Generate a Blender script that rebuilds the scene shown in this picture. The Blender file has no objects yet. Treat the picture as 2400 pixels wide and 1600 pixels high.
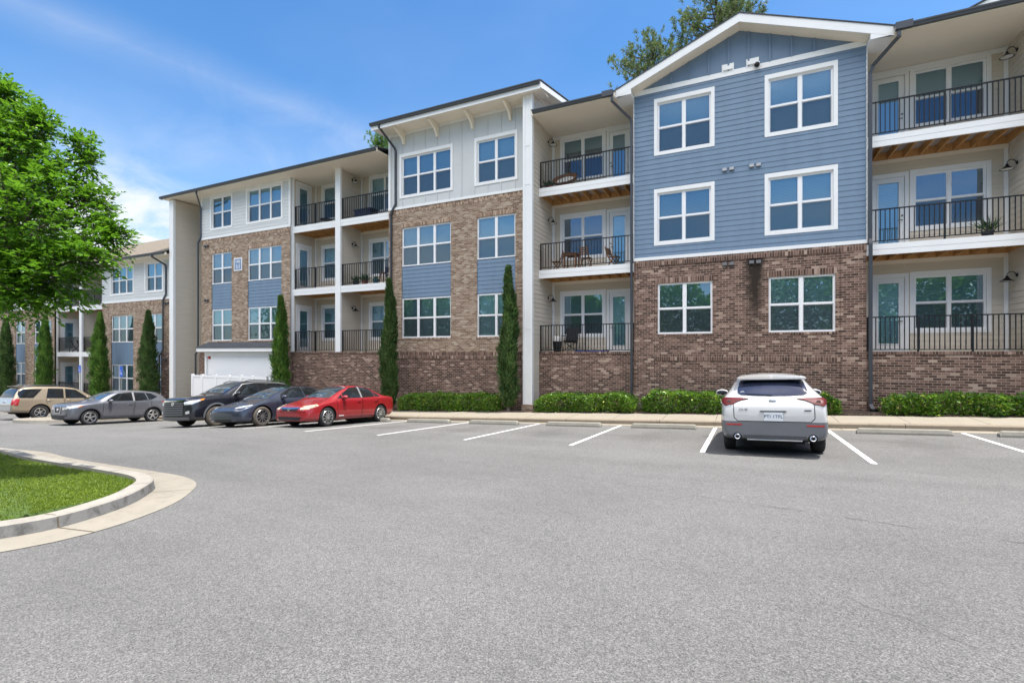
import bpy, bmesh, math, random
import numpy as np
from mathutils import Vector, Matrix
from mathutils.bvhtree import BVHTree
from mathutils.geometry import delaunay_2d_cdt
SC = bpy.context.scene
COL = SC.collection
R = math.radians
PI = math.pi
rng = random.Random(11)
nrg = np.random.default_rng(7)

# ------------------------------------------------------------------ camera
YAW = math.atan(546 / 1143.0)
cd = bpy.data.cameras.new('camera')
cd.sensor_width = 36.0
cd.lens = 1143.0 / 2400.0 * 36.0
cd.shift_y = 24.5 / 2400.0
cd.clip_end = 2000.0
cam = bpy.data.objects.new('camera', cd)
COL.objects.link(cam)
cam.location = (0, 0, 0)
cam.rotation_euler = (R(90), 0, YAW)
SC.camera = cam

# ------------------------------------------------------------------ light
SUN_DIR = Vector((0.29, 0.035, 1.0)).normalized()      # towards the sun
sd = bpy.data.lights.new('sun', 'SUN')
sd.energy = 3.0
sd.angle = R(0.5)
sd.color = (1.0, 0.95, 0.87)
sun = bpy.data.objects.new('sun', sd)
COL.objects.link(sun)
sun.rotation_euler = SUN_DIR.to_track_quat('Z', 'Y').to_euler()

w = bpy.data.worlds.new('World')
SC.world = w
w.use_nodes = True
wn, wl = w.node_tree.nodes, w.node_tree.links
wn.clear()
def wnode(t, **k):
    n = wn.new(t)
    for a, b in k.items():
        setattr(n, a, b)
    return n
wo = wnode('ShaderNodeOutputWorld')
bg = wnode('ShaderNodeBackground')
bg.inputs['Strength'].default_value = 0.15
sky = wnode('ShaderNodeTexSky', sky_type='NISHITA', sun_disc=False)
sky.sun_elevation = math.asin(SUN_DIR.z)
sky.sun_rotation = math.atan2(SUN_DIR.x, SUN_DIR.y)
sky.air_density = 1.0
sky.dust_density = 0.6
sky.ozone_density = 1.6
tc = wnode('ShaderNodeTexCoord')
def wmath(op, a, b=None, c=None, clamp=False):
    n = wnode('ShaderNodeMath', operation=op, use_clamp=clamp)
    for i, v in enumerate((a, b, c)):
        if v is None:
            continue
        if isinstance(v, (int, float)):
            n.inputs[i].default_value = v
        else:
            wl.new(v, n.inputs[i])
    return n.outputs[0]
def wdot(vec):
    n = wnode('ShaderNodeVectorMath', operation='DOT_PRODUCT')
    wl.new(tc.outputs['Generated'], n.inputs[0])
    n.inputs[1].default_value = vec
    return n.outputs['Value']
def ray(u, v):
    a = (u - 1200) / 1143.0
    s, c = math.sin(YAW), math.cos(YAW)
    return Vector((-s + a * c, c + a * s, -(v - 824.5) / 1143.0)).normalized()
def wnoise(scale, detail, rough, mapscale, dist=0.0):
    mp = wnode('ShaderNodeMapping')
    mp.inputs['Scale'].default_value = mapscale
    wl.new(tc.outputs['Generated'], mp.inputs[0])
    n = wnode('ShaderNodeTexNoise')
    n.inputs['Scale'].default_value = scale
    n.inputs['Detail'].default_value = detail
    n.inputs['Roughness'].default_value = rough
    n.inputs['Distortion'].default_value = dist
    wl.new(mp.outputs[0], n.inputs['Vector'])
    return n.outputs['Fac']
# a long thin cirrus band over the left of the sky, low cumulus on the horizon, faint veil
def band(p, q, width, amount):
    nrm = ray(*p).cross(ray(*q)).normalized()
    d = wmath('ABSOLUTE', wdot(nrm))
    f = wmath('SUBTRACT', 1.0, wmath('DIVIDE', d, width), clamp=True)
    f = wmath('POWER', f, 1.6)
    front = wmath('MULTIPLY', wmath('SUBTRACT', wdot(ray((p[0]+q[0])/2, (p[1]+q[1])/2)), 0.72), 4.0, clamp=True)
    return wmath('MULTIPLY', wmath('MULTIPLY', f, front), amount)
streak = wnoise(5.0, 6, 0.62, (1.0, 1.6, 2.4), 0.7)
b1 = wmath('MULTIPLY', band((60, 10), (860, 325), 0.050, 0.22), wmath('MULTIPLY_ADD', streak, 1.6, -0.2, clamp=True))
b2 = wmath('MULTIPLY', band((0, 330), (420, 360), 0.12, 0.25), wmath('MULTIPLY_ADD', streak, 2.2, -0.55, clamp=True))
sep = wnode('ShaderNodeSeparateXYZ')
wl.new(tc.outputs['Generated'], sep.inputs[0])
elev = sep.outputs['Z']
low = wmath('SUBTRACT', 1.0, wmath('MULTIPLY', wmath('ABSOLUTE', wmath('SUBTRACT', elev, 0.13)), 6.5), clamp=True)
puff = wnoise(4.2, 7, 0.6, (1.0, 1.0, 3.0), 0.3)
b3 = wmath('MULTIPLY', wmath('MULTIPLY_ADD', puff, 6.0, -2.55, clamp=True), wmath('MULTIPLY', low, 1.5, clamp=True))
veil = wmath('MULTIPLY', wmath('MULTIPLY_ADD', wnoise(2.0, 4, 0.5, (1, 1, 2)), 2.0, -0.8, clamp=True), 0.13)
# broken bright cumulus, added high behind the camera to brighten the shaded facade (it shows in the balcony glass)
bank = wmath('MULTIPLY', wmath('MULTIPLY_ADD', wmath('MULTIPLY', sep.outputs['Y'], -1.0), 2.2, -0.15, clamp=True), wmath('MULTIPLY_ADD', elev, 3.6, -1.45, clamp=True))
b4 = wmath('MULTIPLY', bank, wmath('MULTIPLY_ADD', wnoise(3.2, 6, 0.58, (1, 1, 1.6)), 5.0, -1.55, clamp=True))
lowleft = wmath('MULTIPLY_ADD', wdot(ray(290, 590)), 130.0, -128.5, clamp=True)
b5 = wmath('MULTIPLY', lowleft, wmath('MULTIPLY_ADD', wnoise(7.0, 6, 0.6, (1, 1, 2.6), 0.4), 4.0, -1.4, clamp=True))
b5 = wmath('MULTIPLY', b5, 0.75)
cl = wmath('ADD', wmath('ADD', b1, wmath('ADD', b2, b5)), wmath('ADD', b3, veil), clamp=True)
cl = wmath('MULTIPLY', cl, 0.9)
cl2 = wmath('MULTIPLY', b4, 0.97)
hs = wnode('ShaderNodeHueSaturation')
hs.inputs['Saturation'].default_value = 1.3
hs.inputs['Value'].default_value = 0.56
wl.new(sky.outputs[0], hs.inputs['Color'])
mx = wnode('ShaderNodeMixRGB')
mx.inputs[2].default_value = (2.6, 2.65, 2.75, 1)
wl.new(cl, mx.inputs[0])
wl.new(hs.outputs[0], mx.inputs[1])
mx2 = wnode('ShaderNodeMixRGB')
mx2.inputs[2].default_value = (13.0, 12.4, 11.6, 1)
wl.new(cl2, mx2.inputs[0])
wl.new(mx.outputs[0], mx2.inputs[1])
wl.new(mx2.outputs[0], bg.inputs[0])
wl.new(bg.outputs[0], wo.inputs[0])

SC.view_settings.view_transform = 'Standard'
SC.view_settings.look = 'None'
SC.view_settings.gamma = 1.0
SC.view_settings.use_curve_mapping = False
SC.view_settings.exposure = 1.45
SC.render.engine = 'CYCLES'
SC.cycles.max_bounces = 8
SC.cycles.transparent_max_bounces = 12
SC.cycles.use_denoising = True
SC.cycles.sample_clamp_indirect = 6.0

# ------------------------------------------------------------------ ground height
def gz(x, y):
    y = max(min(y, 40.0), -40.0)
    x = max(min(x, 40.0), -70.0)
    z = -1.57 - 0.038 * y + 0.0325 * x + 0.0022 * max(x, -14.0) * max(min(y, 19.0) - 10.35, 0.0)
    if x < -14:
        z -= 0.033 * min(-14 - x, 11.8)
    return z

# ------------------------------------------------------------------ materials
class NT:
    def __init__(s, name):
        s.m = bpy.data.materials.new(name)
        s.m.use_nodes = True
        s.t = s.m.node_tree
        s.t.nodes.clear()
        s.out = s.n('ShaderNodeOutputMaterial')
    def n(s, typ, ins=None, **k):
        n = s.t.nodes.new(typ)
        for a, b in k.items():
            setattr(n, a, b)
        for a, b in (ins or {}).items():
            s.set(n.inputs[a], b)
        return n
    def set(s, sock, v):
        if isinstance(v, bpy.types.NodeSocket):
            s.t.links.new(v, sock)
        elif isinstance(v, bpy.types.Node):
            s.t.links.new(v.outputs[0], sock)
        else:
            if hasattr(sock.default_value, '__len__') and not isinstance(v, (int, float)):
                v = tuple(v)
                if len(sock.default_value) == 4 and len(v) == 3:
                    v = v + (1.0,)
            sock.default_value = v
    def math(s, op, a, b=None, c=None, clamp=False):
        n = s.n('ShaderNodeMath', operation=op, use_clamp=clamp)
        for i, v in enumerate((a, b, c)):
            if v is not None:
                s.set(n.inputs[i], v)
        return n.outputs[0]
    def noise(s, scale, detail=4, rough=0.55, vec=None, dist=0.0):
        n = s.n('ShaderNodeTexNoise', {'Scale': scale, 'Detail': detail, 'Roughness': rough, 'Distortion': dist})
        if vec is not None:
            s.set(n.inputs['Vector'], vec)
        return n.outputs['Fac']
    def obj(s):
        return s.n('ShaderNodeTexCoord').outputs['Object']
    def mix(s, f, a, b, mode='MIX'):
        n = s.n('ShaderNodeMixRGB', {0: f, 1: a, 2: b}, blend_type=mode)
        return n.outputs[0]
    def ramp(s, f, stops, interp='LINEAR'):
        n = s.n('ShaderNodeValToRGB', {0: f})
        cr = n.color_ramp
        cr.interpolation = interp
        while len(cr.elements) < len(stops):
            cr.elements.new(0.5)
        for e, (p, c) in zip(cr.elements, stops):
            e.position = p
            e.color = tuple(c) + (1.0,)
        return n.outputs[0]
    def bump(s, h, strength=0.3, dist=0.02):
        return s.n('ShaderNodeBump', {'Height': h, 'Strength': strength, 'Distance': dist}).outputs[0]
    def bsdf(s, **k):
        names = {'col': 'Base Color', 'rough': 'Roughness', 'metal': 'Metallic', 'spec': 'Specular IOR Level',
                 'coat': 'Coat Weight', 'coatr': 'Coat Roughness', 'normal': 'Normal', 'trans': 'Transmission Weight',
                 'alpha': 'Alpha', 'emis': 'Emission Color', 'emstr': 'Emission Strength', 'sheen': 'Sheen Weight'}
        return s.n('ShaderNodeBsdfPrincipled', {names[a]: b for a, b in k.items()})
    def done(s, sh):
        s.set(s.out.inputs[0], sh)
        return s.m

def sc(c, f):
    return tuple(min(1.0, max(0.0, x * f)) for x in c)

def basic(name, col, rough=0.55, metal=0.0, var=0.10, scale=3.0, bump=0.0, bscale=60.0, spec=0.4, coat=0.0, stretch=(1, 1, 1)):
    t = NT(name)
    mp = t.n('ShaderNodeMapping', {'Vector': t.obj(), 'Scale': stretch})
    f = t.noise(scale, 5, 0.6, mp.outputs[0])
    f = t.math('MULTIPLY_ADD', f, 1.8, -0.4, clamp=True)
    c = t.mix(f, sc(col, 1 - var), sc(col, 1 + var))
    k = dict(col=c, rough=rough, metal=metal, spec=spec, coat=coat)
    if coat:
        k['coatr'] = 0.04
    if bump:
        k['normal'] = t.bump(t.noise(bscale, 4, 0.6, mp.outputs[0]), bump, 0.01)
    return t.done(t.bsdf(**k))

def brick_mat(name, cols, mortar, soldier=False, blotch=0.35, stain=None):
    """cols: list of (position, colour) for the single bricks"""
    W, H, J = 0.203, 0.0765, 0.011
    t = NT(name)
    sx = t.n('ShaderNodeSeparateXYZ', {0: t.obj()})
    xy = t.math('ADD', sx.outputs[0], sx.outputs[1])
    z = sx.outputs[2]
    if soldier:
        a, b = z, xy
    else:
        a, b = xy, z
    row = t.math('FLOOR', t.math('DIVIDE', b, H))
    if soldier:
        au = t.math('DIVIDE', t.math('ADD', a, 0.0), W)
    else:
        odd = t.math('FLOORED_MODULO', row, 2.0)
        au = t.math('ADD', t.math('DIVIDE', a, W), t.math('MULTIPLY', odd, 0.5))
    colm = t.math('FLOOR', au)
    fx = t.math('SUBTRACT', au, colm)
    fz = t.math('SUBTRACT', t.math('DIVIDE', b, H), row)
    m = t.math('MAXIMUM', t.math('LESS_THAN', fx, J / W), t.math('LESS_THAN', fz, J / H))
    cv = t.n('ShaderNodeCombineXYZ', {0: colm, 1: row, 2: 0.37})
    wnz = t.n('ShaderNodeTexWhiteNoise', {'Vector': cv.outputs[0]}, noise_dimensions='3D')
    big = t.noise(1.1, 4, 0.6, t.obj())
    val = t.math('ADD', wnz.outputs['Value'], t.math('MULTIPLY', t.math('SUBTRACT', big, 0.5), blotch))
    c = t.ramp(val, cols)
    fine = t.noise(55.0, 3, 0.7, t.obj())
    c = t.mix(t.math('MULTIPLY_ADD', fine, 1.0, -0.2, clamp=True), sc((1, 1, 1), 0.74), sc((1, 1, 1), 1.0)) if False else c
    c2 = t.n('ShaderNodeHueSaturation', {'Color': c, 'Value': t.math('MULTIPLY_ADD', fine, 0.9, 0.55)})
    # mortar smears that run over brick faces
    sm = t.math('MULTIPLY_ADD', t.noise(14.0, 3, 0.7, t.obj(), 0.6), 6.0, -3.75, clamp=True)
    c3 = t.mix(t.math('MULTIPLY', sm, 0.55), c2.outputs[0], mortar)
    c4 = t.mix(m, c3, t.mix(fine, sc(mortar, 0.8), sc(mortar, 1.1)))
    if stain:
        sxn, syn = stain          # a dark run-off stain below the vent: x centre, top z
        dx = t.math('ABSOLUTE', t.math('SUBTRACT', t.math('ADD', sx.outputs[0], t.math('MULTIPLY', t.math('SUBTRACT', t.noise(3.0, 3, 0.6, t.obj()), 0.5), 0.25)), sxn))
        inx = t.math('SUBTRACT', 1.0, t.math('DIVIDE', dx, 0.36), clamp=True)
        dz = t.math('SUBTRACT', syn, z)
        inz = t.math('MULTIPLY', t.math('GREATER_THAN', dz, 0.0), t.math('SUBTRACT', 1.0, t.math('DIVIDE', dz, 2.9), clamp=True))
        st = t.math('MULTIPLY', t.math('MULTIPLY', inx, inz), t.math('MULTIPLY_ADD', t.noise(6, 4, 0.7, t.obj()), 1.8, 0.1))
        c4 = t.mix(t.math('MULTIPLY', st, 2.2, clamp=True), c4, (0.035, 0.026, 0.02))
    hgt = t.math('SUBTRACT', t.math('MULTIPLY', fine, 0.3), m)
    return t.done(t.bsdf(col=c4, rough=0.85, spec=0.2, normal=t.bump(hgt, 0.5, 0.006)))

M = {}
M['brick_tan'] = brick_mat('tan brick', [(0.0, (0.165, 0.104, 0.070)), (0.25, (0.225, 0.152, 0.106)), (0.6, (0.295, 0.212, 0.152)), (0.85, (0.355, 0.272, 0.20)), (1.0, (0.43, 0.355, 0.28))], (0.48, 0.40, 0.32))
M['brick_tan_soldier'] = brick_mat('tan brick on end', [(0.0, (0.15, 0.09, 0.06)), (0.4, (0.27, 0.175, 0.12)), (0.75, (0.40, 0.285, 0.20)), (1.0, (0.52, 0.41, 0.31))], (0.42, 0.34, 0.27), True)
DK = [(0.0, (0.058, 0.034, 0.027)), (0.35, (0.110, 0.064, 0.049)), (0.7, (0.162, 0.097, 0.074)), (0.9, (0.24, 0.155, 0.12)), (1.0, (0.40, 0.30, 0.235))]
M['brick_dark'] = brick_mat('dark brick', DK, (0.42, 0.33, 0.27))
M['brick_dark_stain'] = brick_mat('dark brick with run off stain', DK, (0.42, 0.33, 0.27), stain=(0.30, 3.3 + 2.0))
M['brick_dark_soldier'] = brick_mat('dark brick on end', DK, (0.38, 0.29, 0.235), True)
M['blue'] = basic('blue painted siding', (0.158, 0.230, 0.322), 0.6, var=0.10, scale=1.4, bump=0.08, bscale=90, stretch=(2.2, 2.2, 0.5))
M['blue_flat'] = basic('blue painted panel', (0.148, 0.215, 0.305), 0.6, var=0.05, scale=1.2)
M['pale'] = basic('pale grey siding', (0.60, 0.615, 0.61), 0.6, var=0.05, scale=1.0, bump=0.06, bscale=80, stretch=(1, 1, 8))
M['panel'] = basic('pale grey panel board', (0.56, 0.575, 0.57), 0.6, var=0.05, scale=1.0)
M['beige'] = basic('beige siding', (0.62, 0.555, 0.46), 0.6, var=0.06, scale=1.0, bump=0.06, bscale=80, stretch=(1, 1, 8))
M['white'] = basic('white trim paint', (0.80, 0.80, 0.79), 0.45, var=0.04, scale=1.5)
M['cream'] = basic('soffit white with bounce tint', (0.82, 0.74, 0.61), 0.55, var=0.05, scale=0.8)  # soffits are white; warm light bounced off the ground is put into this colour
M['vinyl'] = basic('white vinyl', (0.82, 0.82, 0.82), 0.3, var=0.02)
M['gutter'] = basic('dark grey aluminium', (0.062, 0.067, 0.076), 0.35, 0.3, var=0.1)
M['black_metal'] = basic('black painted metal', (0.012, 0.013, 0.015), 0.4, 0.2, var=0.15)
M['lamp_white'] = basic('white enamel', (0.75, 0.74, 0.70), 0.35)
M['wood_joist'] = basic('raw pine joists', (0.52, 0.28, 0.10), 0.7, var=0.3, scale=5, stretch=(3, 0.6, 3))
M['wood'] = basic('stained wood', (0.22, 0.10, 0.04), 0.55, var=0.25, scale=8, stretch=(1, 6, 1))
M['deck'] = basic('grey deck boards', (0.42, 0.38, 0.36), 0.7, var=0.15)
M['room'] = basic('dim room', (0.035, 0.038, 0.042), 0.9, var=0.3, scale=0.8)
M['screen_frame'] = basic('screen frame', (0.5, 0.5, 0.5), 0.5)
M['steel'] = basic('brushed steel', (0.5, 0.5, 0.5), 0.3, 0.9)
M['chrome'] = basic('chrome', (0.75, 0.75, 0.77), 0.12, 1.0, var=0.02)
M['red'] = basic('red alarm paint', (0.45, 0.02, 0.02), 0.4)
M['plaque_blue'] = basic('blue plaque face', (0.16, 0.25, 0.42), 0.5)
M['sign_blue'] = basic('blue sign sheet', (0.01, 0.10, 0.52), 0.4)

def blind_mat(name, col, pitch=0.05, gap=0.16, dark=0.35):
    t = NT(name)
    z = t.n('ShaderNodeSeparateXYZ', {0: t.obj()}).outputs[2]
    f = t.math('FRACT', t.math('DIVIDE', z, pitch))
    g = t.math('LESS_THAN', f, gap)
    c = t.mix(t.n('ShaderNodeObjectInfo').outputs['Random'], sc(col, 0.72), sc(col, 1.2))
    c = t.mix(t.math('MULTIPLY', g, 1.0 - dark), c, sc(col, 0.25))
    return t.done(t.bsdf(col=c, rough=0.7, normal=t.bump(f, 0.6, 0.02)))
M['blind'] = blind_mat('white slatted blind', (0.78, 0.80, 0.77))
M['blind_grey'] = blind_mat('grey slatted blind', (0.46, 0.50, 0.49))
M['curtain'] = basic('pale curtain', (0.42, 0.46, 0.44), 0.9, var=0.35, scale=6, stretch=(6, 6, 0.15))

def glass_mat(name, refl, tint):
    t = NT(name)
    lw = t.n('ShaderNodeFresnel', {'IOR': 1.5}).outputs[0]
    wob = t.bump(t.noise(0.5, 1, 0.4, t.obj()), 0.004, 0.2)
    f = t.math('ADD', lw, refl, clamp=True)
    gl = t.n('ShaderNodeBsdfGlossy', {'Color': (0.60, 0.80, 1.0), 'Roughness': 0.012, 'Normal': wob})
    tr = t.n('ShaderNodeBsdfTransparent', {'Color': tint})
    return t.done(t.n('ShaderNodeMixShader', {0: f, 1: tr, 2: gl}))
M['glass'] = glass_mat('window glass', 0.20, (0.66, 0.85, 0.90))
def screen_mat():
    t = NT('insect screen')
    d = t.bsdf(col=(0.03, 0.032, 0.035), rough=0.8)
    tr = t.n('ShaderNodeBsdfTransparent', {'Color': (1, 1, 1)})
    return t.done(t.n('ShaderNodeMixShader', {0: 0.30, 1: tr, 2: d}))
M['screen'] = screen_mat()

def asphalt():
    t = NT('aged asphalt')
    o = t.obj()
    vor = t.n('ShaderNodeTexVoronoi', {'Vector': o, 'Scale': 130.0, 'Randomness': 1.0})
    hv = t.n('ShaderNodeSeparateColor', {0: vor.outputs['Color']}).outputs[0]
    n1 = t.noise(130, 3, 0.7, o)
    n2 = t.noise(22, 4, 0.65, o)
    n3 = t.noise(0.35, 5, 0.6, o)
    n4 = t.noise(2.2, 5, 0.7, o)
    s = t.math('ADD', t.math('MULTIPLY', hv, 0.42), t.math('MULTIPLY', n1, 0.75))
    s = t.math('ADD', s, t.math('MULTIPLY', n2, 0.21))
    c = t.ramp(t.math('MULTIPLY_ADD', s, 0.98, -0.145), [(0.22, (0.055, 0.055, 0.055)), (0.42, (0.115, 0.114, 0.112)), (0.62, (0.168, 0.166, 0.162)), (0.85, (0.28, 0.276, 0.265))])
    lane = t.noise(0.9, 4, 0.6, t.n('ShaderNodeMapping', {'Vector': o, 'Scale': (0.13, 1.0, 1.0)}).outputs[0])
    v = t.math('ADD', t.math('ADD', t.math('MULTIPLY', n3, 0.50), t.math('MULTIPLY', n4, 0.22)), t.math('MULTIPLY_ADD', lane, 0.45, -0.26))
    hsv = t.n('ShaderNodeHueSaturation', {'Color': c, 'Value': t.math('MULTIPLY_ADD', v, 0.9, 0.68)})
    # faint oil drips and tyre scuffs
    oil = t.math('MULTIPLY_ADD', t.noise(1.3, 3, 0.75, o, 0.4), 7.0, -4.9, clamp=True)
    c = t.mix(t.math('MULTIPLY', oil, 0.4), hsv.outputs[0], (0.07, 0.07, 0.072))
    # darker drip patches in the middle of the bays, faint wheel lanes in the aisle
    sx = t.n('ShaderNodeSeparateXYZ', {0: o})
    fx = t.math('FRACT', t.math('DIVIDE', t.math('ADD', sx.outputs[0], 98.0 * 2.735 / 2 - 1.97 + 2.735 * 0.0), 2.735))
    dx = t.math('MULTIPLY', t.math('ABSOLUTE', t.math('SUBTRACT', fx, 0.5)), 2.735)
    dy = t.math('MULTIPLY', t.math('ABSOLUTE', t.math('SUBTRACT', sx.outputs[1], 12.6)), 0.55)
    wob = t.math('MULTIPLY', t.math('SUBTRACT', t.noise(1.7, 5, 0.7, o), 0.45), 2.4)
    dd = t.math('SUBTRACT', 1.0, t.math('SUBTRACT', t.math('ADD', dx, dy), wob), clamp=True)
    c = t.mix(t.math('MULTIPLY', dd, 0.42), c, (0.075, 0.074, 0.072))
    h = t.math('ADD', t.math('MULTIPLY', hv, 0.6), n1)
    return t.done(t.bsdf(col=c, rough=0.9, spec=0.25, normal=t.bump(h, 0.8, 0.008)))
M['asphalt'] = asphalt()

def concrete(name, col, joint=None, dirt=0.35):
    t = NT(name)
    o = t.obj()
    n1 = t.noise(1.2, 6, 0.65, o)
    n2 = t.noise(70, 3, 0.7, o)
    n3 = t.noise(5, 5, 0.7, o, 0.5)
    c = t.mix(n1, sc(col, 0.86), sc(col, 1.12))
    c = t.mix(t.math('MULTIPLY', t.math('MULTIPLY_ADD', n3, 3.5, -1.75, clamp=True), dirt), c, sc(col, 0.5))
    c = t.n('ShaderNodeHueSaturation', {'Color': c, 'Value': t.math('MULTIPLY_ADD', n2, 0.4, 0.8)}).outputs[0]
    if joint:
        x = t.n('ShaderNodeSeparateXYZ', {0: o}).outputs[0]
        f = t.math('FRACT', t.math('DIVIDE', t.math('ADD', x, 100.0), joint))
        c = t.mix(t.math('LESS_THAN', f, 0.016 / joint), c, sc(col, 0.25))
    return t.done(t.bsdf(col=c, rough=0.85, spec=0.25, normal=t.bump(n2, 0.25, 0.004)))
M['walk'] = concrete('sidewalk concrete', (0.255, 0.228, 0.186), 1.55)
M['kerb'] = concrete('kerb concrete', (0.225, 0.19, 0.145), 3.05, 0.7)
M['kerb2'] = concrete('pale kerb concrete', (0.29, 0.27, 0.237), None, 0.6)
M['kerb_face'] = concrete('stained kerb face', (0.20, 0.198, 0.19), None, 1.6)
M['pan'] = concrete('gutter pan concrete', (0.255, 0.232, 0.192), None, 0.5)
M['stop'] = concrete('parking block concrete', (0.235, 0.225, 0.195), None, 0.5)
M['foundation'] = concrete('foundation concrete', (0.22, 0.19, 0.16), None, 0.6)
def paint_line():
    t = NT('worn white paint')
    o = t.obj()
    n = t.noise(35, 4, 0.7, o)
    w_ = t.math('MULTIPLY_ADD', t.math('ADD', n, t.math('MULTIPLY', t.noise(2, 3, 0.6, o), 0.6)), 4.0, -1.85, clamp=True)
    c = t.mix(w_, (0.22, 0.22, 0.22), (0.66, 0.66, 0.65))
    return t.done(t.bsdf(col=c, rough=0.75))
M['line'] = paint_line()
def mulch():
    t = NT('bark mulch')
    o = t.obj()
    v = t.n('ShaderNodeTexVoronoi', {'Vector': o, 'Scale': 28.0})
    h = t.n('ShaderNodeSeparateColor', {0: v.outputs['Color']}).outputs[1]
    c = t.ramp(h, [(0, (0.03, 0.02, 0.014)), (0.5, (0.075, 0.05, 0.034)), (1, (0.16, 0.115, 0.08))])
    return t.done(t.bsdf(col=c, rough=0.95, normal=t.bump(h, 1.0, 0.03)))
M['mulch'] = mulch()
M['shingle'] = basic('asphalt shingles', (0.165, 0.138, 0.105), 0.9, var=0.45, scale=9, bump=0.4, bscale=30, stretch=(1, 3, 3))
M['shingle_dark'] = basic('dark shingles', (0.075, 0.08, 0.09), 0.9, var=0.4, scale=9, bump=0.3, bscale=30)

def leaf_mat(name, lo, hi, trans=0.35, rough=0.45, spec=0.4, odd=None):
    t = NT(name)
    ri = t.n('ShaderNodeNewGeometry').outputs['Random Per Island']
    big = t.noise(1.4, 3, 0.6, t.obj())
    f = t.math('ADD', t.math('MULTIPLY', ri, 0.7), t.math('MULTIPLY_ADD', big, 1.2, -0.45), clamp=True)
    c = t.mix(f, lo, hi)
    if odd:
        c = t.mix(t.math('GREATER_THAN', ri, odd[0]), c, odd[1])
    p = t.bsdf(col=c, rough=rough, spec=spec)
    tl = t.n('ShaderNodeBsdfTranslucent', {'Color': t.mix(0.5, c, sc(hi, 1.5))})
    return t.done(t.n('ShaderNodeMixShader', {0: trans, 1: p, 2: tl}))
M['leaf_elm'] = leaf_mat('elm leaf', (0.030, 0.105, 0.006), (0.145, 0.31, 0.020), 0.40, 0.32, 0.5)
M['leaf_cyp'] = leaf_mat('cypress spray', (0.026, 0.062, 0.020), (0.115, 0.205, 0.055), 0.2, 0.6, 0.25, (0.95, (0.16, 0.12, 0.05)))
M['leaf_cyp2'] = leaf_mat('bright cypress spray', (0.030, 0.088, 0.018), (0.16, 0.30, 0.05), 0.25, 0.6, 0.25, (0.96, (0.20, 0.17, 0.06)))
M['leaf_hedge'] = leaf_mat('laurel leaf', (0.035, 0.10, 0.012), (0.17, 0.32, 0.03), 0.32, 0.33, 0.55, (0.93, (0.36, 0.42, 0.06)))
M['leaf_pine'] = leaf_mat('pine needle', (0.060, 0.095, 0.035), (0.18, 0.245, 0.085), 0.3, 0.5, 0.3)
M['leaf_pot'] = leaf_mat('house plant leaf', (0.03, 0.09, 0.03), (0.10, 0.2, 0.07), 0.3)
M['grass'] = leaf_mat('lawn blade', (0.060, 0.112, 0.006), (0.205, 0.275, 0.022), 0.35, 0.5, 0.3)
M['soil'] = basic('lawn soil', (0.06, 0.10, 0.02), 0.95, var=0.5, scale=12)
M['bark'] = basic('grey bark', (0.13, 0.105, 0.085), 0.9, var=0.4, scale=14, bump=0.5, bscale=25, stretch=(1, 1, 0.3))

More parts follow.
